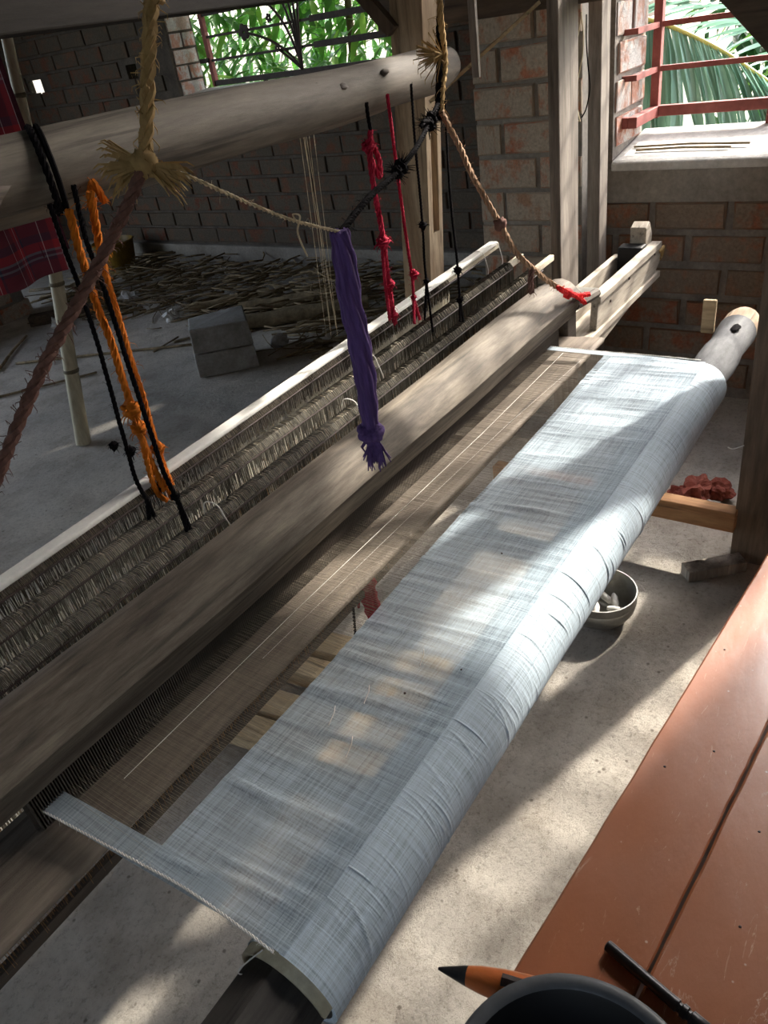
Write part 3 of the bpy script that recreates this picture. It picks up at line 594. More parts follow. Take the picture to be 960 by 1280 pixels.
# ------------------------------------------------------------------ cloth beam and cloth
RC = (0.382, 0.505); RR = 0.058
cb = empty('cloth_beam', (1.0, RC[0], 0.44), 'grey cracked log cloth beam holding the rolled white cloth', 'cloth beam')
b = MB(); pts = [(x, RC[0], RC[1]) for x in np.linspace(1.4, 2.0, 12)]; b.tube(pts, [0.045 + 0.003 * math.sin(i * 1.9) for i in range(12)], 20); b.build('beam_log', W_BEAM, cb, smooth='auto')
b = MB(); b.tube([(1.99, RC[0], RC[1]), (2.01, RC[0], RC[1]), (2.05, RC[0], RC[1] + 0.002), (2.075, RC[0], RC[1]), (2.083, RC[0], RC[1])], [0.043, 0.046, 0.045, 0.041, 0.03], 20); b.build('cut_end', W_BEAMEND, cb, smooth='auto')
MB().blob((1.92, RC[0] - 0.012, RC[1] + 0.044), 0.011, 3, 0.4, 12, (2.2, 1.0, 0.35)).build('split_hole_dark', ROPE_BLACK, cb)  # flat black blob paints the dark inside a split
b = MB(); b.tube([(-0.25, RC[0], RC[1]), (0.5, RC[0], RC[1])], 0.05, 8); b.build('beam_core', W_BEAMDARK, cb, bevel=0.004)
hs = MB(); V = []; F = []; m = 18
for i, x in enumerate((0.184, 0.30)):
    for k in range(m + 1):
        a = math.radians(-20 + 190 * k / m)
        for r in (0.0512, 0.0562): V.append((x, RC[0] + math.cos(a) * r, RC[1] + math.sin(a) * r))
for k in range(m):
    a = 2 * k; bq = 2 * (m + 1)
    F += [(a, a + 2, a + 3, a + 1), (a + 1, a + 3, a + 3 + bq, a + 1 + bq), (a, a + bq, a + 2 + bq, a + 2)]
hs.add(V, F).build('bamboo_sleeve', BAMBOO, cb, smooth=True)
MB().box((1.94, 0.425, 0.52), (1.953, 0.457, 0.606)).build('ratchet_peg', W_PALE, cb, bevel=0.003)
MB().box((2.04, 0.32, 0.47), (2.06, 0.335, 0.53)).build('wedge', W_PALE, cb)

cl = empty('woven_cloth', (0.93, RC[0], 0.44), 'sheer white handwoven cotton cloth wound onto its roll in front of the open warp', 'cloth')
X0, X1 = 0.195, 1.662
nxr, nth = 2200, 56
xs = np.linspace(X0, X1, nxr); th = np.linspace(math.radians(100), math.radians(100 - 352), nth)   # 90 deg = top, towards the weaver = 180
XX, TT = np.meshgrid(xs, th, indexing='ij')
disp = np.zeros_like(XX)
ang = lambda d: math.radians(d)
TH = np.degrees(np.linspace(0, math.radians(352), nth))[None, :] * np.ones_like(XX)   # degrees travelled from the top of the roll
for k in range(190):
    x0 = rng.uniform(X0 + 0.03, X1 - 0.02); s0 = rng.uniform(-15, 70); ln = rng.uniform(25, 110); sl = rng.uniform(-0.0004, 0.0004); wd = rng.uniform(0.0008, 0.0015); am = rng.uniform(0.0002, 0.0007) * (2.8 if k % 7 == 0 else 1.0)
    env = np.clip(1 - np.abs((TH - s0 - ln / 2) / (ln / 2)) ** 3, 0, 1)
    disp += am * env * np.exp(-((XX - x0 - sl * (TH - s0) - 0.004 * np.sin(TH * 0.03 + k)) / wd) ** 2)
disp += 0.0004 * np.sin(XX * 23 + 1)
def roll_surface(rbase):
    ta = math.radians(90) + np.radians(TH) * 1.0
    r = rbase + disp
    # from the top of the roll the cloth turns towards the bench (-y), then under
    return np.stack([XX, RC[0] + np.cos(ta) * r, RC[1] + np.sin(ta) * r], -1)
S = roll_surface(RR)
idx = np.arange(nxr * nth).reshape(nxr, nth)
F = np.stack([idx[:-1, :-1], idx[:-1, 1:], idx[1:, 1:], idx[1:, :-1]], -1).reshape(-1, 4)
mb = MB(); mb.v = S.reshape(-1, 3).tolist(); mb.f = F.tolist(); mb.build('cloth_roll', CLOTH_ROLL, cl, smooth=True)
# end rings of the roll
for x, rin in ((X0 + 0.001, 0.0515), (X1 - 0.001, 0.044)):
    e = MB(); V = []; F = []
    for k in range(48):
        a = 2 * math.pi * k / 48
        for r in (rin, RR - 0.0005): V.append((x, RC[0] + math.cos(a) * r, RC[1] + math.sin(a) * r))
    for k in range(48): F.append((2*k, 2*k + 1, (2*k + 3) % 96, (2*k + 2) % 96))
    e.add(V, F).build('roll_end', CLOTH_ROLL, cl)
# flat web between roll and fell
YF = 0.585
nyw, nxw = 60, 420
xs = np.linspace(X0, X1, nxw); ys = np.linspace(0.374, YF, nyw); XW, YW = np.meshgrid(xs, ys, indexing='ij')
ZW = np.full_like(XW, RC[1] + RR + 0.0022)
for k in range(230):
    x0 = rng.uniform(X0, X1); y0 = rng.uniform(0.40, YF); ln = rng.uniform(0.02, 0.09); am = rng.uniform(-0.0012, 0.0022); wd = rng.uniform(0.003, 0.007)
    ZW += am * np.exp(-((XW - x0 + 0.1 * (YW - y0)) / wd) ** 2) * np.exp(-((YW - y0) / ln) ** 2)
YW = YW + 0.016 * (XW - 0.9) * np.clip((YW - 0.45) / (YF - 0.45), 0, 1) + (YW > YF - 0.02) * 0.0022 * np.sin(XW * 9) * np.clip((YW - YF + 0.02) / 0.02, 0, 1)
idx = np.arange(nxw * nyw).reshape(nxw, nyw)
F = np.stack([idx[:-1, :-1], idx[1:, :-1], idx[1:, 1:], idx[:-1, 1:]], -1).reshape(-1, 4)
mb = MB(); mb.v = np.stack([XW, YW, ZW], -1).reshape(-1, 3).tolist(); mb.f = F.tolist(); mb.build('cloth_web', CLOTH_WEB, cl, smooth=True)
ZT = RC[1] + RR + 0.002
# selvedges run on from the fell to the reed
for xa, xb in ((X0 - 0.003, X0 + 0.028), (X1 - 0.02, X1 + 0.002)):
    MB().add([(xa, YF - 0.12, ZT + .0014), (xb, YF - 0.12, ZT + .0014), (xb - (.018 if xa < 1 else 0), 0.748, ZT + .0006), (xa - (.018 if xa < 1 else 0), 0.748, ZT + .0006)], [(0, 1, 2, 3)]).build('selvedge', CLOTH_SELV, cl)
    xe = xa if xa < 1 else xb
    rope_mb([(xe, 0.385, ZT + .003), (xe + .002, 0.5, ZT + .002), (xe - (.004 if xa < 1 else 0), YF, ZT + .001), (xe - (.018 if xa < 1 else 0), 0.748, ZT)], 0.0016, 2, mb=MB(), fuzz=60, fz=0.006, n=5).build('selvedge_cord', WHITE_THREAD, cl)
MB().add([(X0, YF, ZT - .0005), (X1, YF, ZT - .0005), (X1, 0.748, ZT - .0005), (X0, 0.748, ZT - .0005)], [(0, 1, 2, 3)]).build('warp_sheet', WARP_SHEET, cl)
wt = MB()
for i in range(420):
    x = X0 + (X1 - X0) * (i + rng.uniform(-.35, .35)) / 419; z = ZT + rng.uniform(-.0012, .0012); q = 0.00022
    wt.tube([(x, YF - .004, ZT + .001), (x + rng.uniform(-.001, .001), 0.67, z), (x, 0.76, z), (x, 1.02, z - .004)], q, 3, cap=False)
tag(wt.build('warp_threads', threadm('warp_cotton', srgb(150, 140, 124), 0.2), cl), kind='stuff')
MB().tube([(X0 + .06, 0.690, ZT + .001), (0.6, 0.694, ZT + .0015), (1.2, 0.690, ZT + .0015), (X1 - .03, 0.697, ZT + .001)], 0.0005, 4).build('weft_line', WHITE_THREAD, cl)
MB().tube([(X0 + .3, 0.672, ZT), (0.9, 0.668, ZT), (1.25, 0.66, ZT), (X1 - .06, 0.64, ZT)], 0.00025, 4).build('weft_line', WHITE_THREAD, cl)
for k, (x, y) in enumerate(((0.52, 0.50), (0.61, 0.47), (0.44, 0.47), (0.47, 0.52))):
    MB().tube([(x, y, ZT + .003), (x - .012, y - .008, ZT + .006), (x - .03, y - .012, ZT + .003)], 0.0006, 4).build('loose_thread', WHITE_THREAD, cl)
for k, (x, y) in enumerate(((0.85, 0.47), (0.60, 0.405), (0.53, 0.45))): MB().blob((x, y, ZT + .002), 0.0016, k, 0.6, 6).build('fleck', METAL_BLACK, cl)
ft = MB(); ft.tube(smooth_path([(0.19, 0.40, 0.56), (0.165, 0.415, 0.545), (0.18, 0.39, 0.535), (0.16, 0.37, 0.53), (0.17, 0.345, 0.52), (0.185, 0.335, 0.50)]), 0.0008, 4); ft.build('loose_thread', WHITE_THREAD, cl)

# ------------------------------------------------------------------ heddle shafts
def shaft(y0, y1, ztop, xa, xb, xh0, xh1, label, low_mat, loop_mat, bar_mat, dens=760, tape=None, zlow=0.29, ll=0.052, qs=(0.0002, 0.00042)):
    r = empty('heddle_shaft', ((xa + xb) / 2, (y0 + y1) / 2, zlow - .01), label, 'heddle shaft', 'heddle shafts behind the batten')
    yy = lambda x: y0 + (y1 - y0) * (x - 0.25) / 1.75
    bm_ = MB(); bm_.bar((-.2, yy(-.2), ztop - .006), (xb, yy(xb), ztop - .006), 0.014, 0.016); bm_.build('shaft_bar', bar_mat, r, bevel=0.002)
    MB().tube([(xa, yy(xa) - .016, ztop - .01), (xb - .1, yy(xb - .1) - .016, ztop - .01)], 0.0022, 6).build('lease_wire', METAL_BLACK, r)
    MB().tube([(xa, yy(xa) + .016, ztop - .01), (xb - .1, yy(xb - .1) + .016, ztop - .01)], 0.0022, 6).build('lease_wire', METAL_BLACK, r)
    MB().bar((-.35, yy(-.35), zlow), (xb - .15, yy(xb - .15), zlow), 0.014, 0.02).build('lower_bar', W_FRAME_X, r)
    lo = MB(); lw = MB()
    for i in range(dens):
        x = xh0 + (xh1 - xh0) * (i + rng.uniform(-.45, .45)) / dens; y = yy(x); q = rng.uniform(0.0005, 0.0011)
        dz = ll + rng.uniform(-.006, .006); s = rng.uniform(-.003, .003)
        lo.tube([(x + s, y - .017, ztop - dz), (x, y - .017, ztop - .008), (x - s * .3, y - .008, ztop + .004), (x - s * .3, y + .008, ztop + .004), (x, y + .017, ztop - .008), (x - s, y + .017, ztop - dz)], q, 3, cap=False)
        q2 = rng.uniform(*qs); s2 = rng.uniform(-.004, .004)
        lw.tube([(x + s, y + rng.uniform(-.014, -.004), ztop - dz + .004), (x + s2, y + rng.uniform(-.004, .004), 0.55), (x + s2 * .5, y + rng.uniform(-.008, .008), zlow)], q2, 3, cap=False)
        if i % 2: lw.tube([(x - s, y + rng.uniform(.004, .014), ztop - dz + .004), (x + s2, y + rng.uniform(-.004, .004), 0.565), (x - s2, y + rng.uniform(-.008, .008), zlow)], q2, 3, cap=False)
    tag(lo.build('heddle_loops', loop_mat, r), kind='stuff'); tag(lw.build('heddle_strands', low_mat, r), kind='stuff')
    if tape:
        t = MB(); t.bar((xa, yy(xa), ztop + .006), (xb - .02, yy(xb - .02), ztop + .006), 0.026, 0.010); t.build('tape_wrap', tape, r, bevel=0.003)
    return r, yy
sh3, y3 = shaft(1.0, 1.082, 0.700, 0.05, 2.06, -0.1, 1.72, 'farthest heddle shaft with white-taped top bar sticking out towards the wall', HED_SUNLIT, HED_SHADE, W_BAR, 920, WHITE_THREAD, ll=0.036, qs=(0.0006, 0.0011))
sh2, y2 = shaft(0.934, 0.972, 0.690, 0.05, 1.99, -0.1, 1.90, 'middle heddle shaft hung with tan and grey cotton loops', HED_TAN, HED_GREY, W_BAR, 920)
sh1, y1 = shaft(0.846, 0.880, 0.690, 0.05, 1.99, -0.1, 1.86, 'nearest heddle shaft right behind the batten hand rail', HED_TAN, HED_GREY, W_BAR, 920)
for sh, yy, xs_ in ((sh3, y3, (1.93, 2.03)), (sh2, y2, (1.2,)), (sh1, y1, (0.62, 1.0))):
    zt = 0.70
    for x in xs_:
        t = MB(); y = yy(x)
        t.tube(smooth_path([(x, y + .02, zt - .03), (x, y + .012, zt + .008), (x + .004, y - .012, zt + .008), (x + .006, y - .021, zt - .015), (x + .012, y - .024, zt - .045), (x + .01, y - .022, zt - .06)]), 0.0011, 5)
        t.build('white_tie', WHITE_THREAD, sh)
# ------------------------------------------------------------------ ropes
def rope_thing(name, label, cat, mat, parts, r, group=None, fuzz=30, knots=(), strands=3):
    """parts: list of paths; the first is the root mesh, the others its children"""
    root = None
    for i, p in enumerate(parts):
        mb = rope_mb(p, r, strands, fuzz=fuzz)
        if root is None: root = tag(mb.build(name, mat), label, cat, group)
        else: mb.build('cord', mat, root)
    for k, (c, kr) in enumerate(knots):
        kb = MB().blob(c, kr, k, 0.45, 12, (1, 1, 1.25)); 
        for _ in range(14):
            d = Vector((random.gauss(0, 1), random.gauss(0, 1), random.gauss(0, 1))).normalized()
            kb.tube([Vector(c) + d*kr*0.6, Vector(c) + d*kr*1.5, Vector(c) + d*kr*1.9 + Vector((0, 0, -kr*.4))], [kr*.12, kr*.09, kr*.04], 3)
        a = [Vector(c) + Vector((math.cos(t)*kr*.9, math.sin(t)*kr*.9, (t/6.28 - .7)*kr*.7)) for t in np.linspace(0, 9.4, 24)]
        kb.tube(a, kr*.36, 6); kb.build('knot', mat, root, smooth=True)
    return root
o = rope_thing('hanging_rope', 'thick orange cord pair knotted from the log down to the far shaft', 'rope', ROPE_ORANGE, [D['orange_a'], D['orange_b']], 0.0062, 'cords hanging the heddle shafts', 70,
    [((0.635, 0.99, 0.845), 0.014), ((0.637, 0.993, 0.81), 0.011), ((0.66, 0.997, 0.76), 0.010)])
rope_mb([(0.635, .992, .80), (0.63, .996, .74), (0.632, 1.0, .69), (.645, 1.0, .665)], 0.005, mb=MB(), fuzz=30).build('cord', ROPE_ORANGE, o)
rope_mb([(0.655, .992, .76), (0.65, .99, .70), (0.648, .985, .66), (.655, .985, .645)], 0.005, mb=MB(), fuzz=30).build('cord', ROPE_ORANGE, o)
rope_mb([(0.70, 0.98, 1.14), (.695, .99, 1.17), (.69, 1.0, 1.14), (.675, .97, 1.15)], 0.006, mb=MB(), fuzz=20).build('cord', ROPE_ORANGE, o)
rope_thing('hanging_rope', 'black braided cord left of the orange cords, forked at its lower end', 'rope', ROPE_BLACK, [D['black_a'], D['black_a1'], D['black_a2']], 0.0036, 'cords hanging the heddle shafts', 20, [((0.578, .944, .81), 0.007), ((0.556, .946, .83), .006)])
rb = rope_thing('hanging_rope', 'black braided cord between the two orange cords, looped over the log', 'rope', ROPE_BLACK, [D['black_b'], D['black_b1'], D['black_b2']], 0.0038, 'cords hanging the heddle shafts', 20, [((0.572, .862, .75), 0.006)])
lp = []
for k in range(25):
    a = math.radians(-100 + 360 * k / 24); lp.append((0.655 - 0.03 * math.cos(a), 1.03 - 0.054 * math.cos(a), 1.192 + 0.054 * math.sin(a)))
rope_mb(lp, 0.005, mb=MB(), n=3).build('log_loop', ROPE_BLACK, rb)
MB().tube([(p[0] + 0.012, p[1], p[2]) for p in lp], 0.004, 6).build('log_loop', ROPE_BLACK, rb)
o = rope_thing('hanging_rope', 'thick crimson knotted cord hanging from the log right of the purple rag', 'rope', ROPE_RED, [D['red_a']], 0.0062, 'cords hanging the heddle shafts', 50,
    [((1.371, .997, .897), 0.013), ((1.356, .99, 1.09), .012), ((1.383, 1.004, .80), 0.010), ((1.39, 1.01, .725), .009)])
rope_mb([(1.36, .985, 1.1), (1.372, .98, 1.06), (1.366, .98, 1.03), (1.35, .985, 1.07)], 0.006, mb=MB(), fuzz=20).build('cord', ROPE_RED, o)
rope_mb([(1.362, .995, .90), (1.362, 1.0, .83), (1.366, 1.005, .76), (1.372, 1.01, .72)], 0.004, mb=MB(), fuzz=20).build('cord', ROPE_RED, o)
rope_mb(D['red_a_top'], 0.004, mb=MB()).build('cord', ROPE_BLACK, o)
rope_thing('hanging_rope', 'slender crimson cord hanging beside the tan slotted post', 'rope', ROPE_RED, [D['red_b'], D['red_b1'], D['red_b2']], 0.0038, 'cords hanging the heddle shafts', 20, [((1.458, .985, .80), 0.009), ((1.451, .99, .747), .006)])
rope_thing('hanging_rope', 'thin black cord hanging before the tan slotted post', 'rope', ROPE_BLACK, [D['thin_a'], D['thin_a1'], D['thin_a2']], 0.003, 'cords hanging the heddle shafts', 14, [((1.475, .958, .905), 0.008), ((1.452, .95, .787), .006)])
rope_thing('hanging_rope', 'thin black cord right of the tan slotted post, knotted low down', 'rope', ROPE_BLACK, [D['thin_b'], D['thin_b1'], D['thin_b2']], 0.003, 'cords hanging the heddle shafts', 14, [((1.50, .893, .80), 0.008), ((1.476, .88, .739), .007)])

o = tag(rope_mb([(0.60, .62, 1.60)] + D['jute_up'], 0.0070, fuzz=240, fz=0.010).build('jute_rope', JUTE), 'golden jute rope hanging from above to a frayed knot', 'rope')
kn = Vector(D['jute_up'][-1]); kb = MB().blob(kn, 0.013, 2, 0.4, 12)
kb.build('knot', JUTE, o, smooth=True)
for s in (-1, 1):
    tf = MB()
    for _ in range(70):
        d = (Vector((0.55, -0.82, 0)) * s * random.uniform(0.5, 1.0) + Vector((0, 0, random.uniform(-0.75, 0.55 if s < 0 else -0.1))) + Vector((random.gauss(0, .15), random.gauss(0, .15), 0))).normalized()
        l = random.uniform(.02, .042); e = kn + d * l; tf.tube([kn + d*.006, e, e + d*l*.15 + Vector((0, 0, -.004))], [.0016, .001, .0004], 3)
    tf.build('frayed_tuft', JUTE, o)
tag(rope_mb(D['purple_rope'], 0.0060, fuzz=160, fz=0.009).build('brown_rope', JUTE_BROWN), 'fuzzy purple-brown rope slanting down from the frayed jute knot', 'rope')
tag(rope_mb(D['cord'], 0.0024, 2, fuzz=30, fz=.008).build('twine', NATURAL), 'pale twine from the frayed jute knot to the purple rag', 'twine')
tag(MB().tube(smooth_path([(0.72, .65, 1.112), (.715, .648, 1.12), (.727, .648, 1.115), (.72, .65, 1.10), (.722, .65, 1.085), (.729, .65, 1.066)]), 0.0012, 4).build('thread_end', NATURAL), 'wispy thread end dangling off the pale twine', 'thread')
# purple rag handle
pp = smooth_path(D['purple'], 6); rr_ = [0.011 + 0.0035 * min(1, i / 8) + 0.001 * math.sin(i * 1.3) - 0.0035 * max(0, (i - 24) / 12) for i in range(len(pp))]
mb = MB(); mb.tube(pp, rr_, 14)
for k in range(7):
    a0 = k * 0.9; q = []
    for i, p in enumerate(pp):
        a = a0 + i * 0.10; q.append(p + Vector((math.cos(a), math.sin(a), 0)) * rr_[i] * 0.86)
    mb.tube(q, [r * 0.32 for r in rr_], 6)
rag = tag(mb.build('purple_rag', PURPLE, smooth=True), 'twisted purple rag hanging as a pull handle above the batten', 'rag')
k0 = Vector(D['purple'][-1]); kb = MB().blob(k0, 0.017, 5, 0.4, 14, (1.1, 1.1, 1.0))
kb.tube([k0 + Vector((math.cos(t)*.015, math.sin(t)*.015, (t/6.28 - .7)*.011)) for t in np.linspace(0, 9.4, 26)], 0.007, 8); kb.build('knot', PURPLE, rag, smooth=True)
tf = MB()
for _ in range(60):
    d = Vector((random.gauss(0, .22), random.gauss(0, .22), -1)).normalized(); l = random.uniform(.025, .07)
    tf.tube([k0, k0 + d*l*.5 + Vector((random.gauss(0, .004), random.gauss(0, .004), 0)), k0 + d*l], [.003, .0026, .001], 4)
for k in range(5): tf.blob(k0 + Vector((random.gauss(0, .006), random.gauss(0, .006), -.018 - .007*k)), 0.008, k, 0.6, 8)
tf.build('frayed_end', PURPLE, rag)
o = tag(rope_mb(D['black_tie'], 0.0052, fuzz=50).build('black_tie_cord', ROPE_BLACK), 'black cord stretched from the purple rag up to the log end', 'rope')
for c, r in (((1.19, .806, 1.08), .013), ((1.16, .795, 1.077), .011), ((1.43, .89, 1.112), .013), ((1.46, .90, 1.12), .012)):
    kb = MB().blob(c, r, 3, 0.5, 10)
    for _ in range(26):
        d = Vector((random.gauss(0, 1), random.gauss(0, 1), random.gauss(0, .8))).normalized(); kb.tube([Vector(c), Vector(c) + d*r*2.2], [.0014, .0004], 3)
    kb.build('tuft_knot', ROPE_BLACK, o)
rope_mb([(1.44, .892, 1.112), (1.40, .88, 1.122), (1.385, .88, 1.115)], 0.005, mb=MB(), fuzz=20).build('cord_end', ROPE_BLACK, o)
tag(rope_mb([(1.62, .93, 1.5)] + D['black_up'], 0.0075, fuzz=40).build('black_hanging_rope', ROPE_BLACK), 'thick black rope hanging before the end of the log', 'rope')
o = tag(rope_mb([(1.60, .915, 1.5)] + D['jute_r_up'], 0.007, fuzz=60, fz=.02).build('jute_rope', JUTE), 'frayed golden jute rope twisted beside the black rope at the log end', 'rope')
tf = MB(); kn = Vector((1.54, .91, 1.225))
for _ in range(60):
    d = Vector((-0.5 + random.gauss(0, .25), 0.55 + random.gauss(0, .25), random.gauss(0.05, .35))).normalized(); l = random.uniform(.02, .06); e = kn + d*l
    tf.tube([kn, e, e + Vector((0, 0, -.008))], [.0016, .0012, .0005], 3)
tf.build('frayed_tuft', JUTE, o)
o = tag(rope_mb(D['jute_r'], 0.0066, fuzz=90, fz=.012).build('slanting_rope', threadm('tan_rope', srgb(172, 140, 112), 0.1)), 'tan twisted rope slanting from the log end to the batten end', 'rope')
MB().blob(D['jute_r'][4], 0.014, 2, .5, 12).build('knot', JUTE_BROWN, o, smooth=True)
rope_mb([D['jute_r'][6], (D['jute_r'][6][0] - .01, D['jute_r'][6][1], D['jute_r'][6][2] - .03), (D['jute_r'][6][0] - .005, D['jute_r'][6][1], D['jute_r'][6][2] - .055)], 0.007, mb=MB(), fuzz=50, fz=.01).build('frayed_end', JUTE_BROWN, o)
o = tag(rope_mb(D['red_tie'], 0.0068, fuzz=30, fz=.008).build('red_tie', ROPE_SCARLET), 'bright red rope tied round the dark peg at the batten end', 'rope')
rope_mb(D['red_tie2'], 0.0062, mb=MB(), fuzz=20, fz=.008).build('cord', ROPE_SCARLET, o)
MB().blob(D['red_tie'][1], 0.013, 4, .4, 12).build('knot', ROPE_SCARLET, o, smooth=True)
o = tag(MB().tube(smooth_path(D['loop_a']), 0.0022, 5).build('twine_loop', NATURAL), 'thin pale twine loop hanging on the brick pier', 'twine')
MB().tube(smooth_path(D['loop_b']), 0.0022, 5).build('strand', NATURAL, o)
tag(MB().tube(smooth_path(D['loop_dark']), 0.002, 5).build('twine_loop', ROPE_BLACK), 'thin dark loop of twine between the two upright posts', 'twine')
tag(MB().tube(smooth_path(D['thread_l']), 0.0012, 4).build('white_thread', WHITE_THREAD), 'single white thread stretched across the batten left end', 'thread')
ht_ = None
for p in D['hang_threads']:
    t = MB().tube([(p[0][0], p[0][1], 1.14)] + p, 0.0009, 3)
    if ht_ is None: ht_ = tag(t.build('hanging_threads', NATURAL), 'fine pale threads hanging down behind the heddle shafts', 'thread')
    else: t.build('strand', NATURAL, ht_)

# ------------------------------------------------------------------ under the loom
for k, (x, wd, mt, y0) in enumerate(((0.945, 0.07, W_PALE, 0.72), (0.862, 0.06, W_PALE, 0.72), (0.735, 0.068, W_PALE, 0.70), (0.658, 0.062, W_PALE, 0.70))):
    mb = MB(); f = lambda p: (p[0] - 0.16 * (p[1] - 0.9), p[1], p[2] + 0.02 * (p[1] - y0) )
    mb.box((x, y0, 0.0), (x + wd, 1.45, 0.045), f)
    tag(mb.build('treadle', mt, bevel=0.002), ('pale wooden treadle farthest right under the warp', 'second pale wooden treadle from the red rag', 'third pale wooden treadle from the red rag', 'leftmost pale wooden treadle under the warp')[k], 'treadle', 'treadles on the floor under the loom')
o = tag(rope_mb([(0.90, 0.90, 0.045), (0.898, 0.89, 0.10), (0.892, 0.87, 0.18), (0.885, 0.85, 0.285)], 0.0032, 2).build('dark_cord', ROPE_BLACK), 'dark cord rising from a treadle through the gap in the warp', 'cord')
rg_ = MB(); pts = smooth_path([(0.945, 0.855, 0.335), (0.95, 0.858, 0.30), (0.952, .86, .26), (.958, .86, .21), (.965, .86, .17)], 5)
rg_.tube(pts, [0.010 + 0.012 * min(1, i / 6) + .003 * math.sin(i * 2) for i in range(len(pts))], 10, squash=0.6)
for k in range(4): rg_.tube([p + Vector((math.cos(k*1.6)*.014, math.sin(k*1.6)*.010, 0)) for p in pts[2:]], 0.008, 6)
o = tag(rg_.build('maroon_rag', MAROON, smooth=True), 'maroon rag knotted below the warp near the treadles', 'rag')
kb = MB().blob((.95, .858, .30), .02, 2, .5, 12, (1.2, 1, .8)); kb.tube([(.935, .86, .30), (.92, .865, .285), (.918, .865, .255)], [.008, .006, .003], 6); kb.build('knot', MAROON, o, smooth=True)

bowl = MB().lathe((1.378, 0.50, 0.0), [(0.045, 0.0), (0.068, 0.012), (0.082, 0.035), (0.086, 0.055), (0.084, 0.06), (0.086, 0.065), (0.0865, 0.083), (0.0835, 0.083), (0.081, 0.06), (0.076, 0.034), (0.06, 0.014), (0.0, 0.008)], 48)
tag(bowl.build('steel_bowl', STEEL, smooth='auto'), 'dull steel bowl on the floor under the cloth roll', 'bowl')
for k, (x, y, a) in enumerate(((1.40, .47, .5), (1.375, .455, 2.0), (1.41, .50, 1.2), (1.35, .50, 0.3))):
    d = Vector((math.cos(a), math.sin(a), .25)).normalized(); c = Vector((x, y, .034)); s_ = MB()
    s_.tube([c - d*.026, c - d*.02, c + d*.016, c + d*.026], [.004, .0085, .0085, .004], 10)
    tag(s_.build('thread_spool', WHITE_SPOOL, smooth='auto'), ('white thread spool in the middle of the steel bowl', 'white thread spool at the near side inside the steel bowl', 'white thread spool against the right side inside the steel bowl', 'white thread spool half hidden by the roll in the steel bowl')[k], 'spool', 'white spools in the steel bowl')
for k, (c, r, s_) in enumerate((((1.95, .43, .035), .05, (1.3, .8, .7)), ((1.99, .38, .03), .04, (1, 1, .7)), ((1.90, .37, .022), .03, (1.1, .9, .7)), ((1.93, .46, .03), .035, (.9, 1.2, .7)))):
    tag(MB().blob(c, r, k + 2, .55, 26, s_).build('brickbat', RED_BRICKBAT if k != 2 else CONCRETE), ('large broken red brick beside the dark post', 'reddish brick chunk right behind the dark post', 'small grey rubble lump against the dark post', 'red brick chunk partly behind the pale floor rail')[k], 'rubble', 'rubble behind the floor rail')
tag(MB().bar((1.60, 0.36, 0.016), (1.70, 0.245, 0.016), 0.045, 0.032).build('wood_offcut', W_GREYPOST, bevel=0.002), 'short grey wood offcut at the foot of the dark post', 'wood')
tag(MB().tube(smooth_path([(1.72, .282, .34), (1.716, .292, .335), (1.712, .305, .33), (1.712, .316, .333)]), .0013, 4).build('thread_end', WHITE_THREAD), 'white thread end stuck to the dark post beside the roll', 'thread')

# ------------------------------------------------------------------ bench with basin, shuttle, rod
bu = Vector((0.9957, -0.0929, 0)); bv = Vector((0.0929, 0.9957, 0)); be = Vector((0.352, 0.224, 0))
bn = empty('bench', (0.6, 0.05, 0), 'glossy orange-brown painted plank bench beside the loom', 'bench')
def bpt(s, t, z): p = be + bu * s + bv * t; return (p.x, p.y, z)
def bbox(s0, s1, t0, t1, z0, z1):
    P = [bpt(s0, t0, z0), bpt(s1, t0, z0), bpt(s1, t1, z0), bpt(s0, t1, z0), bpt(s0, t0, z1), bpt(s1, t0, z1), bpt(s1, t1, z1), bpt(s0, t1, z1)]
    return MB().add(P, [(0,3,2,1),(4,5,6,7),(0,1,5,4),(1,2,6,5),(2,3,7,6),(3,0,4,7)])
for t0, t1 in ((-0.119, 0), (-0.262, -0.1225), (-0.41, -0.2655)):
    mb = MB(); V = []; F = []; n = 90
    for i in range(n + 1):
        s = -0.75 + 2.02 * i / n; j0 = 0.0016 * mnoise.noise(Vector((s * 30, t0 * 50, 0))) ; j1 = 0.0012 * mnoise.noise(Vector((s * 14, t1 * 50, 3)))
        for t, z in ((t0 + j0, 0.36), (t0 + j0, 0.388), (t0 + j0 + .002, 0.39), (t1 + j1 - .003, 0.39), (t1 + j1, 0.387), (t1 + j1, 0.36)): V.append(bpt(s, t, z))
    for i in range(n):
        for k in range(6): F.append((i*6 + k, i*6 + (k+1) % 6, (i+1)*6 + (k+1) % 6, (i+1)*6 + k))
    F += [(5, 4, 3, 2, 1, 0), tuple(n*6 + k for k in range(6))]
    pk = mb.add(V, F).build('plank', BENCH, bn)
    if t1 > -0.01:
        for (s, t) in ((0.42, -0.075), (0.36, -0.03), (0.62, -0.02)): MB().blob(bpt(s, t, .3895), .0022, 1, .4, 6).build('nail_head', METAL_BLACK, pk)
    else:
        for (s, t) in ((0.33, t1 - .04), (0.2, t1 - .06)): MB().blob(bpt(s, t, .3895), .0022, 1, .4, 6).build('nail_head', METAL_BLACK, pk)
bbox(-0.7, 1.2, -0.385, -0.36, 0.28, 0.36).build('apron', BENCH, bn); bbox(-0.7, 1.2, -0.05, -0.03, 0.30, 0.36).build('apron', BENCH, bn)
for s in (-0.68, 1.14):
    for t in (-0.39, -0.08): bbox(s, s + .06, t, t + .06, 0, 0.36).build('leg', BENCH, bn)
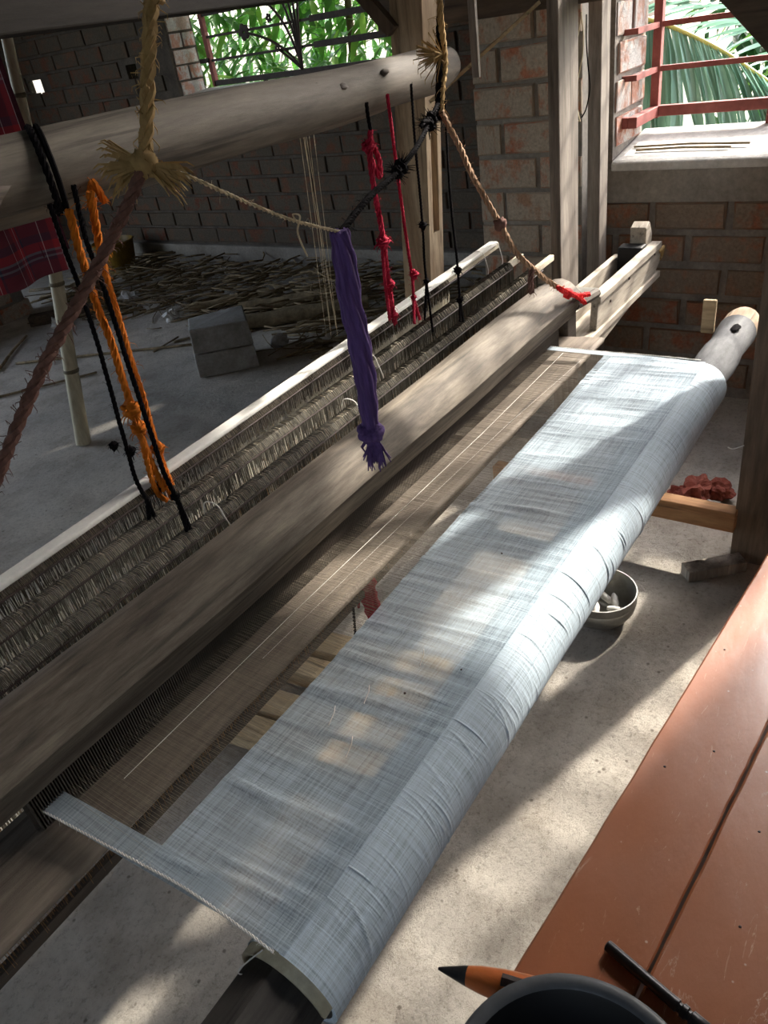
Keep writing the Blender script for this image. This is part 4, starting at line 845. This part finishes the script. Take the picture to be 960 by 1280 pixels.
bs_ = MB().lathe((0.240, 0.098, 0.391), [(0.074, 0.0), (0.086, 0.03), (0.105, 0.085), (0.114, 0.092), (0.118, 0.094), (0.118, 0.088), (0.119, 0.090), (0.120, 0.095), (0.119, 0.0985), (0.116, 0.0995), (0.108, 0.0985), (0.105, 0.094), (0.096, 0.06), (0.08, 0.02), (0.07, 0.008), (0.0, 0.007)], 72)
bso = tag(bs_.build('black_basin', BLACK_PLASTIC, smooth='auto'), 'round black plastic basin on the bench nearest the camera', 'basin')
rm = MB(); V = []; F = []
for k in range(72):
    a = 2 * math.pi * k / 72
    for r, z in ((.1065, .0975), (.110, .1005), (.116, .1012), (.1205, .099), (.1215, .094), (.119, .091)): V.append((.240 + r * math.cos(a), .098 + r * math.sin(a), .391 + z))
for k in range(72):
    for j in range(5): F.append((k*6 + j, (k+1) % 72*6 + j, (k+1) % 72*6 + j + 1, k*6 + j + 1))
rm.add(V, F).build('rim', surf('lit_plastic_rim', [(.3, srgb(66, 69, 72)), (.7, srgb(88, 91, 94))], 14, rough=.45, bumps=.05, fine_amt=.2), bso, smooth=True)  # rim greyed to paint the light along the black lip
st = empty('weaving_shuttle', (0.345, 0.17, 0.391), 'polished wooden boat shuttle with dark pointed metal tip beside the black basin', 'shuttle')
A = Vector((0.317, 0.292, 0.412)); B = Vector((0.376, 0.055, 0.412)); sp_ = []
ss = [(0.0, .0015), (0.05, .005), (0.12, .0095), (0.14, .0105)]
ss2 = [(0.14, .0105), (0.2, .0135), (0.3, .0165), (0.45, .0185), (0.6, .0185), (0.75, .016), (0.86, .0115)]
MB().tube([A.lerp(B, t) + Vector((0, 0, (r - .018) * .35)) for t, r in ss], [r for t, r in ss], 14).build('metal_tip', GUNMETAL, st, smooth='auto')
MB().tube([A.lerp(B, t) + Vector((0, 0, (r - .018) * .35)) for t, r in ss2], [r for t, r in ss2], 14).build('body', SHUTTLE_WOOD, st, smooth='auto')
MB().tube([A.lerp(B, .86), A.lerp(B, .93), B], [.0115, .006, .0015], 14).build('metal_tip', GUNMETAL, st, smooth='auto')
MB().tube([A.lerp(B, .3) + Vector((0, 0, .011)), A.lerp(B, .7) + Vector((0, 0, .011))], .008, 8).build('thread_slot', METAL_BLACK, st)
ra, rb_ = Vector((0.438, 0.143, 0.398)), Vector((0.404, 0.018, 0.398)); prof = [(0, .004), (.01, .0062), (.05, .0065), (.6, .0066), (.68, .0072), (.69, .0055), (.71, .0055), (.72, .0075), (.76, .0075), (.77, .0055), (.79, .0055), (.8, .0078), (.93, .0082), (.95, .0065), (1, .0065)]
tag(MB().tube([ra.lerp(rb_, t) for t, r in prof], [r for t, r in prof], 14).build('steel_rod', GUNMETAL, smooth='auto'), 'short dark steel rod with grooved end lying on the bench', 'rod')

# ------------------------------------------------------------------ far floor: block, pole, cloth, litter
blk = empty('concrete_block', (2.37, 2.77, 0), 'rough grey concrete block standing alone on the cement floor', 'block')
def slab(z0, z1, k0, k1, dx=0):
    c = Vector((2.36 + dx, 2.752, 0)); u = Vector((.747, -.665, 0)); v = Vector((.665, .747, 0)); mb = MB(); V = []
    for z, k in ((z0, k0), (z1, k1)):
        for a, b in ((-1, -1), (1, -1), (1, 1), (-1, 1)): p = c + u*(a*.146*k) + v*(b*.125*k); V.append((p.x, p.y, z + .006 * a * b))
    return mb.add(V, [(0,3,2,1),(4,5,6,7),(0,1,5,4),(1,2,6,5),(2,3,7,6),(3,0,4,7)])
slab(0, .112, 1.0, .97).build('lower_half', CONCRETE, blk, bevel=0.006); slab(.114, .232, .965, .93, .003).build('upper_half', CONCRETE, blk, bevel=0.007)
bm = MB(); P0 = Vector((1.50, 2.77, 0)); P1 = Vector((1.93, 2.77, 1.95)); pts = []; rs = []
for i in range(60):
    t = i / 59; pts.append(P0.lerp(P1, t) + Vector((.012 * math.sin(t * 6), .01 * math.sin(t * 9), 0))); rs.append(.031 - .016 * t)
bp = tag(bm.tube(pts, rs, 14).build('bamboo_pole', BAMBOO, smooth='auto'), 'slanting bamboo pole standing on the floor behind the checked cloth', 'pole')
for t in (.16, .33, .5, .66, .8):
    i = int(t * 59); MB().tube([pts[i] - Vector((0, 0, .008)), pts[i], pts[i] + Vector((0, 0, .008))], [rs[i] + .0008, rs[i] + .004, rs[i] + .0008], 14).build('node_ring', BAMBOO_NODE, bp, smooth=True)
pc_ = MB(); V = []; F = []; nx_, nz_ = 40, 40
for i in range(nx_ + 1):
    for j in range(nz_ + 1):
        u = i / nx_; v = j / nz_; x = .55 + .945 * u; z0 = .73 + .05 * math.sin(u * 5) * .3 + .03 * u; z = z0 + (1.75 - z0) * v
        y = 2.40 + .03 * math.sin(u * 22 + v * 2) * (1 - .5 * v) + .02 * math.sin(u * 9); V.append((x, y, z))
for i in range(nx_):
    for j in range(nz_): a = i * (nz_ + 1) + j; F.append((a, a + nz_ + 1, a + nz_ + 2, a + 1))
po = pc_.add(V, F).build('checked_cloth', PLAID, smooth=True); tag(po, 'red and navy checked cloth hanging behind the roller log', 'cloth')
m_ = po.modifiers.new('thickness', 'SOLIDIFY'); m_.thickness = .002
MB().add([(x, 2.44, z) for x, z in ((1.44, .80), (1.545, .80), (1.545, 1.75), (1.44, 1.75))], [(0, 1, 2, 3)]).build('folded_edge', surf('maroon_cloth', [(.3, srgb(66, 26, 40)), (.7, srgb(88, 36, 50))], 10, rough=.9), po)
tag(MB().tube([(.4, 2.42, 1.76), (1.9, 2.6, 1.78)], .004, 6).build('drying_line', NATURAL), 'cord from which the checked cloth hangs', 'cord')

bw = empty('brick_stack', (2.1, 4.95, 0), 'low stack of dusty red bricks at the left edge beyond the bamboo', 'bricks')
ms = [brick_mesh(k + 900, BRICK_P, 'y') for k in range(5)]
for j in range(4):
    for i in range(6):
        x = 1.35 + i * .24 + (.12 if j % 2 else 0)
        if x > 2.6: continue
        o = bpy.data.objects.new('brick', random.choice(ms)); col.objects.link(o); o.parent = bw; o.location = Vector((x, 4.95, .052 + j * .108)) - wloc(bw); o.scale = (.232, .09, .1)
MB().box((1.25, 4.88, 0), (2.64, 5.06, .43)).build('core', MORTAR, bw)

def stick(px, r, label, mat=STICK, grp='sticks on the far floor', name='stick'):
    pts = smooth_path(px, 5); mb = MB(); mb.tube(pts, [r * (1 - .25 * i / len(pts)) for i in range(len(pts))], 8); return tag(mb.build(name, mat, smooth=True), label, 'stick', grp)
stick([(1.90, 4.06, .01), (2.1, 4.25, .012), (2.318, 4.432, .01)], .009, 'pale thin stick on the floor at the left edge')
stick([(2.0, 4.05, .008), (2.25, 3.6, .01), (2.5, 3.155, .008)], .008, 'long dark stick on the floor left of the concrete block')
stick([(1.60, 3.75, .007), (1.85, 3.55, .009), (2.06, 3.406, .007)], .007, 'thin bent stick on the floor near the bamboo foot')
stick([(2.50, 3.30, .008), (2.6, 3.22, .01), (2.72, 3.14, .008)], .008, 'short stick on the floor just behind the concrete block')
stick([(2.62, 2.47, .008), (2.8, 2.3, .01), (3.0, 2.06, .008)], .007, 'thin stick on the floor right of the concrete block')
def logt(a, b, r, label):
    pts = [Vector(a).lerp(Vector(b), i / 9) + Vector((0, 0, .004 * math.sin(i * 1.7))) for i in range(10)]
    return tag(MB().tube(pts, [r * (1 + .06 * math.sin(i * 2.1)) for i in range(10)], 12).build('thin_log', STICK, smooth='auto'), label, 'log', 'logs on the straw litter')
logt((2.98, 3.22, .035), (3.42, 2.62, .04), .032, 'thin log lying behind, against the straw litter')
logt((2.70, 3.08, .045), (3.16, 2.45, .05), .042, 'thicker log lying just behind the concrete block')
logt((2.9, 3.6, .03), (3.25, 3.25, .035), .026, 'short log buried in the straw left of the other logs')
tag(MB().bar((2.48, 4.62, .03), (2.78, 4.33, .03), .09, .06).build('plank_end', W_FRAME_Y, bevel=.004), 'short wood plank on the floor beside the bamboo pole', 'plank')
tag(MB().blob((2.62, 2.63, .03), .05, 4, .5, 10, (1.2, .7, .8)).build('stone', CONCRETE), 'pointed grey stone right of the concrete block', 'stone')
for k, (x, y, r) in enumerate(((2.98, 4.25, .05), (2.78, 3.62, .04), (2.50, 4.35, .04))):
    tag(MB().blob((x, y, r * .7), r, k + 7, .9, 14, (1, 1, .8)).build('plastic_scrap', WHITE_SPOOL), ('crumpled white scrap in the litter below the orange cords', 'small crumpled white scrap left of the concrete block', 'crumpled white bag by the short plank')[k], 'litter', 'white scraps in the litter')
tag(MB().lathe((3.52, 5.0, 0), [(.1, 0), (.13, .1), (.15, .22), (.16, .225), (.15, .23), (.12, .1), (0, .02)], 24).build('yellow_tub', YELLOW, smooth='auto'), 'dark yellow plastic tub against the far wall', 'tub')
litter = MB()
for k in range(1500):
    x = rng.uniform(2.55, 3.76); y = rng.uniform(2.0, 5.0)
    if y > 4.55 and x < 2.85: continue
    edge = 2.62 + .28 * math.sin(y * 2.2) + (0.25 if y < 3.0 else 0)
    if x < edge and rng.random() < .93: continue
    a = rng.uniform(0, 6.28) if rng.random() < .4 else rng.normal(2.3, .4); l = rng.uniform(.04, .26); z = rng.uniform(.004, .03 + .07 * max(0, min(1, (x - edge) / .5)))
    d = Vector((math.cos(a), math.sin(a), rng.normal(0, .10))); p = Vector((x, y, z)); q = p + d * l; q.x = min(q.x, 3.76); q.z = max(q.z, .004); r = rng.uniform(.002, .0065)
    litter.tube([p, p.lerp(q, .5) + Vector((rng.normal(0, .01), rng.normal(0, .01), 0)), q], r, 4)
tag(litter.build('straw_litter', STRAW, smooth=True), 'heap of straw and twigs along the far wall', 'straw', kind='stuff')
o = None
for k, (a, b) in enumerate((((2.74, .55, .823), (2.77, .92, .822)), ((2.72, .60, .818), (2.73, .90, .818)))):
    tag(MB().tube([a, Vector(a).lerp(Vector(b), .5) + Vector((.006, 0, .003)), b], .0035, 6).build('twig', STICK), ('thin twig lying on the window sill nearer the grille', 'thin twig lying along the front of the window sill')[k], 'twig', 'twigs on the sill')

# ------------------------------------------------------------------ garden
def leaf_mesh(name, L, Wd, mat, droop=.25, fold=.18):
    V = []; F = []; n = 5
    for i in range(n + 1):
        t = i / n; wv = Wd * .5 * math.sin(math.pi * (0.06 + .94 * t) ** .8) if i < n else .0005; z = -droop * L * t * t
        V += [(t * L, -wv, z + fold * wv), (t * L, 0, z), (t * L, wv, z + fold * wv)]
    for i in range(n):
        a = i * 3; F += [(a, a + 3, a + 4, a + 1), (a + 1, a + 4, a + 5, a + 2)]
    me = bpy.data.meshes.new(name); me.from_pydata(V, [], F); me.update(); me.materials.append(mat); me.polygons.foreach_set('use_smooth', [True] * len(F)); return me
def orient(o, loc, d, up=(0, 0, 1), scale=1.0, roll=0.0):
    d = Vector(d).normalized(); q = d.to_track_quat('X', 'Z'); o.rotation_mode = 'QUATERNION'; o.rotation_quaternion = q @ Matrix.Rotation(roll, 3, 'X').to_quaternion(); o.location = loc; o.scale = (scale,) * 3
pm = empty('palm_frond', (3.5, 1.0, 1.1), 'big blue-green palm frond drooping outside the side window', 'palm frond')
rp = smooth_path([(3.5, 1.215, 1.185)] + D['frond'][1:] + [(3.45, .45, .72), (3.4, .3, .55)], 8)
MB().tube(rp, [.011 - .006 * i / len(rp) for i in range(len(rp))], 8).build('rachis', RACHIS, pm, smooth=True)
lms = [leaf_mesh('leaflet', .62, .044, LEAF_PALM, .12 + .05 * k, .5) for k in range(3)]
base = wloc(pm); nl = 70
for i in range(nl):
    t = i / (nl - 1); p = rp[int(t * (len(rp) - 1))]; o = bpy.data.objects.new('leaflet', random.choice(lms)); col.objects.link(o); o.parent = pm
    d = Vector((-.34 + random.gauss(0, .05), -.12 - .75 * t + random.gauss(0, .03), -.8 + .12 * t)); orient(o, p - base, d, scale=random.uniform(.85, 1.1), roll=random.uniform(-.9, .3))
for i in range(30):
    t = i / 29; p = rp[int(t * (len(rp) - 1))]; o = bpy.data.objects.new('leaflet', random.choice(lms)); col.objects.link(o); o.parent = pm
    orient(o, p - base, Vector((.8, -.4, .12 + random.gauss(0, .05))), scale=random.uniform(.7, .9), roll=random.uniform(-.4, .4))
pm2 = empty('palm_frond', (4.6, .4, 1.2), 'yellow-green palm frond upright behind the drooping one', 'palm frond')
rp = smooth_path([(4.9, .2, .4), (4.7, .5, 1.0), (4.6, .8, 1.5), (4.6, 1.1, 1.9)], 8); base = wloc(pm2)
MB().tube(rp, .012, 8).build('rachis', RACHIS, pm2, smooth=True)
lm2 = [leaf_mesh('leaflet', .6, .03, LEAF_TREE, .3, .4) for k in range(2)]
for i in range(60):
    p = rp[random.randrange(len(rp))]; o = bpy.data.objects.new('leaflet', random.choice(lm2)); col.objects.link(o); o.parent = pm2; s = 1 if i % 2 else -1
    orient(o, p - base, Vector((random.gauss(-.2, .3), s * .8, -.5 + random.gauss(0, .3))), scale=random.uniform(.7, 1.2), roll=random.uniform(-.8, .8))
def bush(name, label, n_leaf, box, mat, L, Wd, trunk, down=-.3, nstuff=0, sbox=None):
    (xa, ya, za), (xb, yb, zb) = box; r = empty(name, ((xa + xb) / 2, (ya + yb) / 2, -.25), label, 'tree', 'trees in the garden'); base = wloc(r)
    MB().tube(smooth_path(trunk, 5), [.05 - .03 * i / (5 * (len(trunk) - 1)) for i in range(5 * (len(trunk) - 1) + 1)], 8).build('trunk', BARK, r, smooth=True)
    lm = [leaf_mesh('leaf', L * s, Wd * s, mat, .2, .25) for s in (.8, 1.0, 1.2)]
    for i in range(n_leaf):
        o = bpy.data.objects.new('leaf', random.choice(lm)); col.objects.link(o); o.parent = r
        p = Vector((random.uniform(xa, xb), random.uniform(ya, yb), random.uniform(za, zb)))
        orient(o, p - base, Vector((random.gauss(-.3, .5), random.gauss(0, .7), random.gauss(down, .35))), roll=random.uniform(-.6, .6))
    if nstuff:
        mb = MB(); src = lm[1]; sv = np.array([v.co[:] for v in src.vertices]); sf = [tuple(f.vertices) for f in src.polygons]
        for i in range(nstuff):
            p = Vector([random.uniform(sbox[0][q], sbox[1][q]) for q in range(3)])
            d = Vector((random.gauss(-.3, .5), random.gauss(0, .7), random.gauss(down, .35))).normalized(); q = d.to_track_quat('X', 'Z').to_matrix(); mm = np.array(q) * 1.15
            mb.add((sv @ mm.T + np.array(p)).tolist(), sf)
        tag(mb.build('leaf_mass', mat, r, smooth=True), kind='stuff')
    return r
bush('mango_tree', 'leafy bright green tree outside the far grille window', 240, ((4.5, 2.6, .75), (5.6, 5.6, 1.95)), LEAF_TREE, .22, .05, [(5.6, 4.2, -.25), (5.55, 4.1, .8), (5.5, 4.0, 1.8)], nstuff=5500, sbox=((5.0, 2.3, 0.3), (6.6, 6.0, 4.0)))  # upper leaf mass, unseen, added to block sun at the grille window
bush('shade_tree', 'deep green tree far behind the palm fronds', 120, ((5.6, -.2, .6), (7.0, 1.5, 2.2)), LEAF_DEEP, .3, .06, [(6.6, 1.2, -.25), (6.6, 1.25, .9), (6.5, 1.3, 2.2)], nstuff=2200, sbox=((5.8, -.8, -.2), (7.6, 1.6, 3.0)))
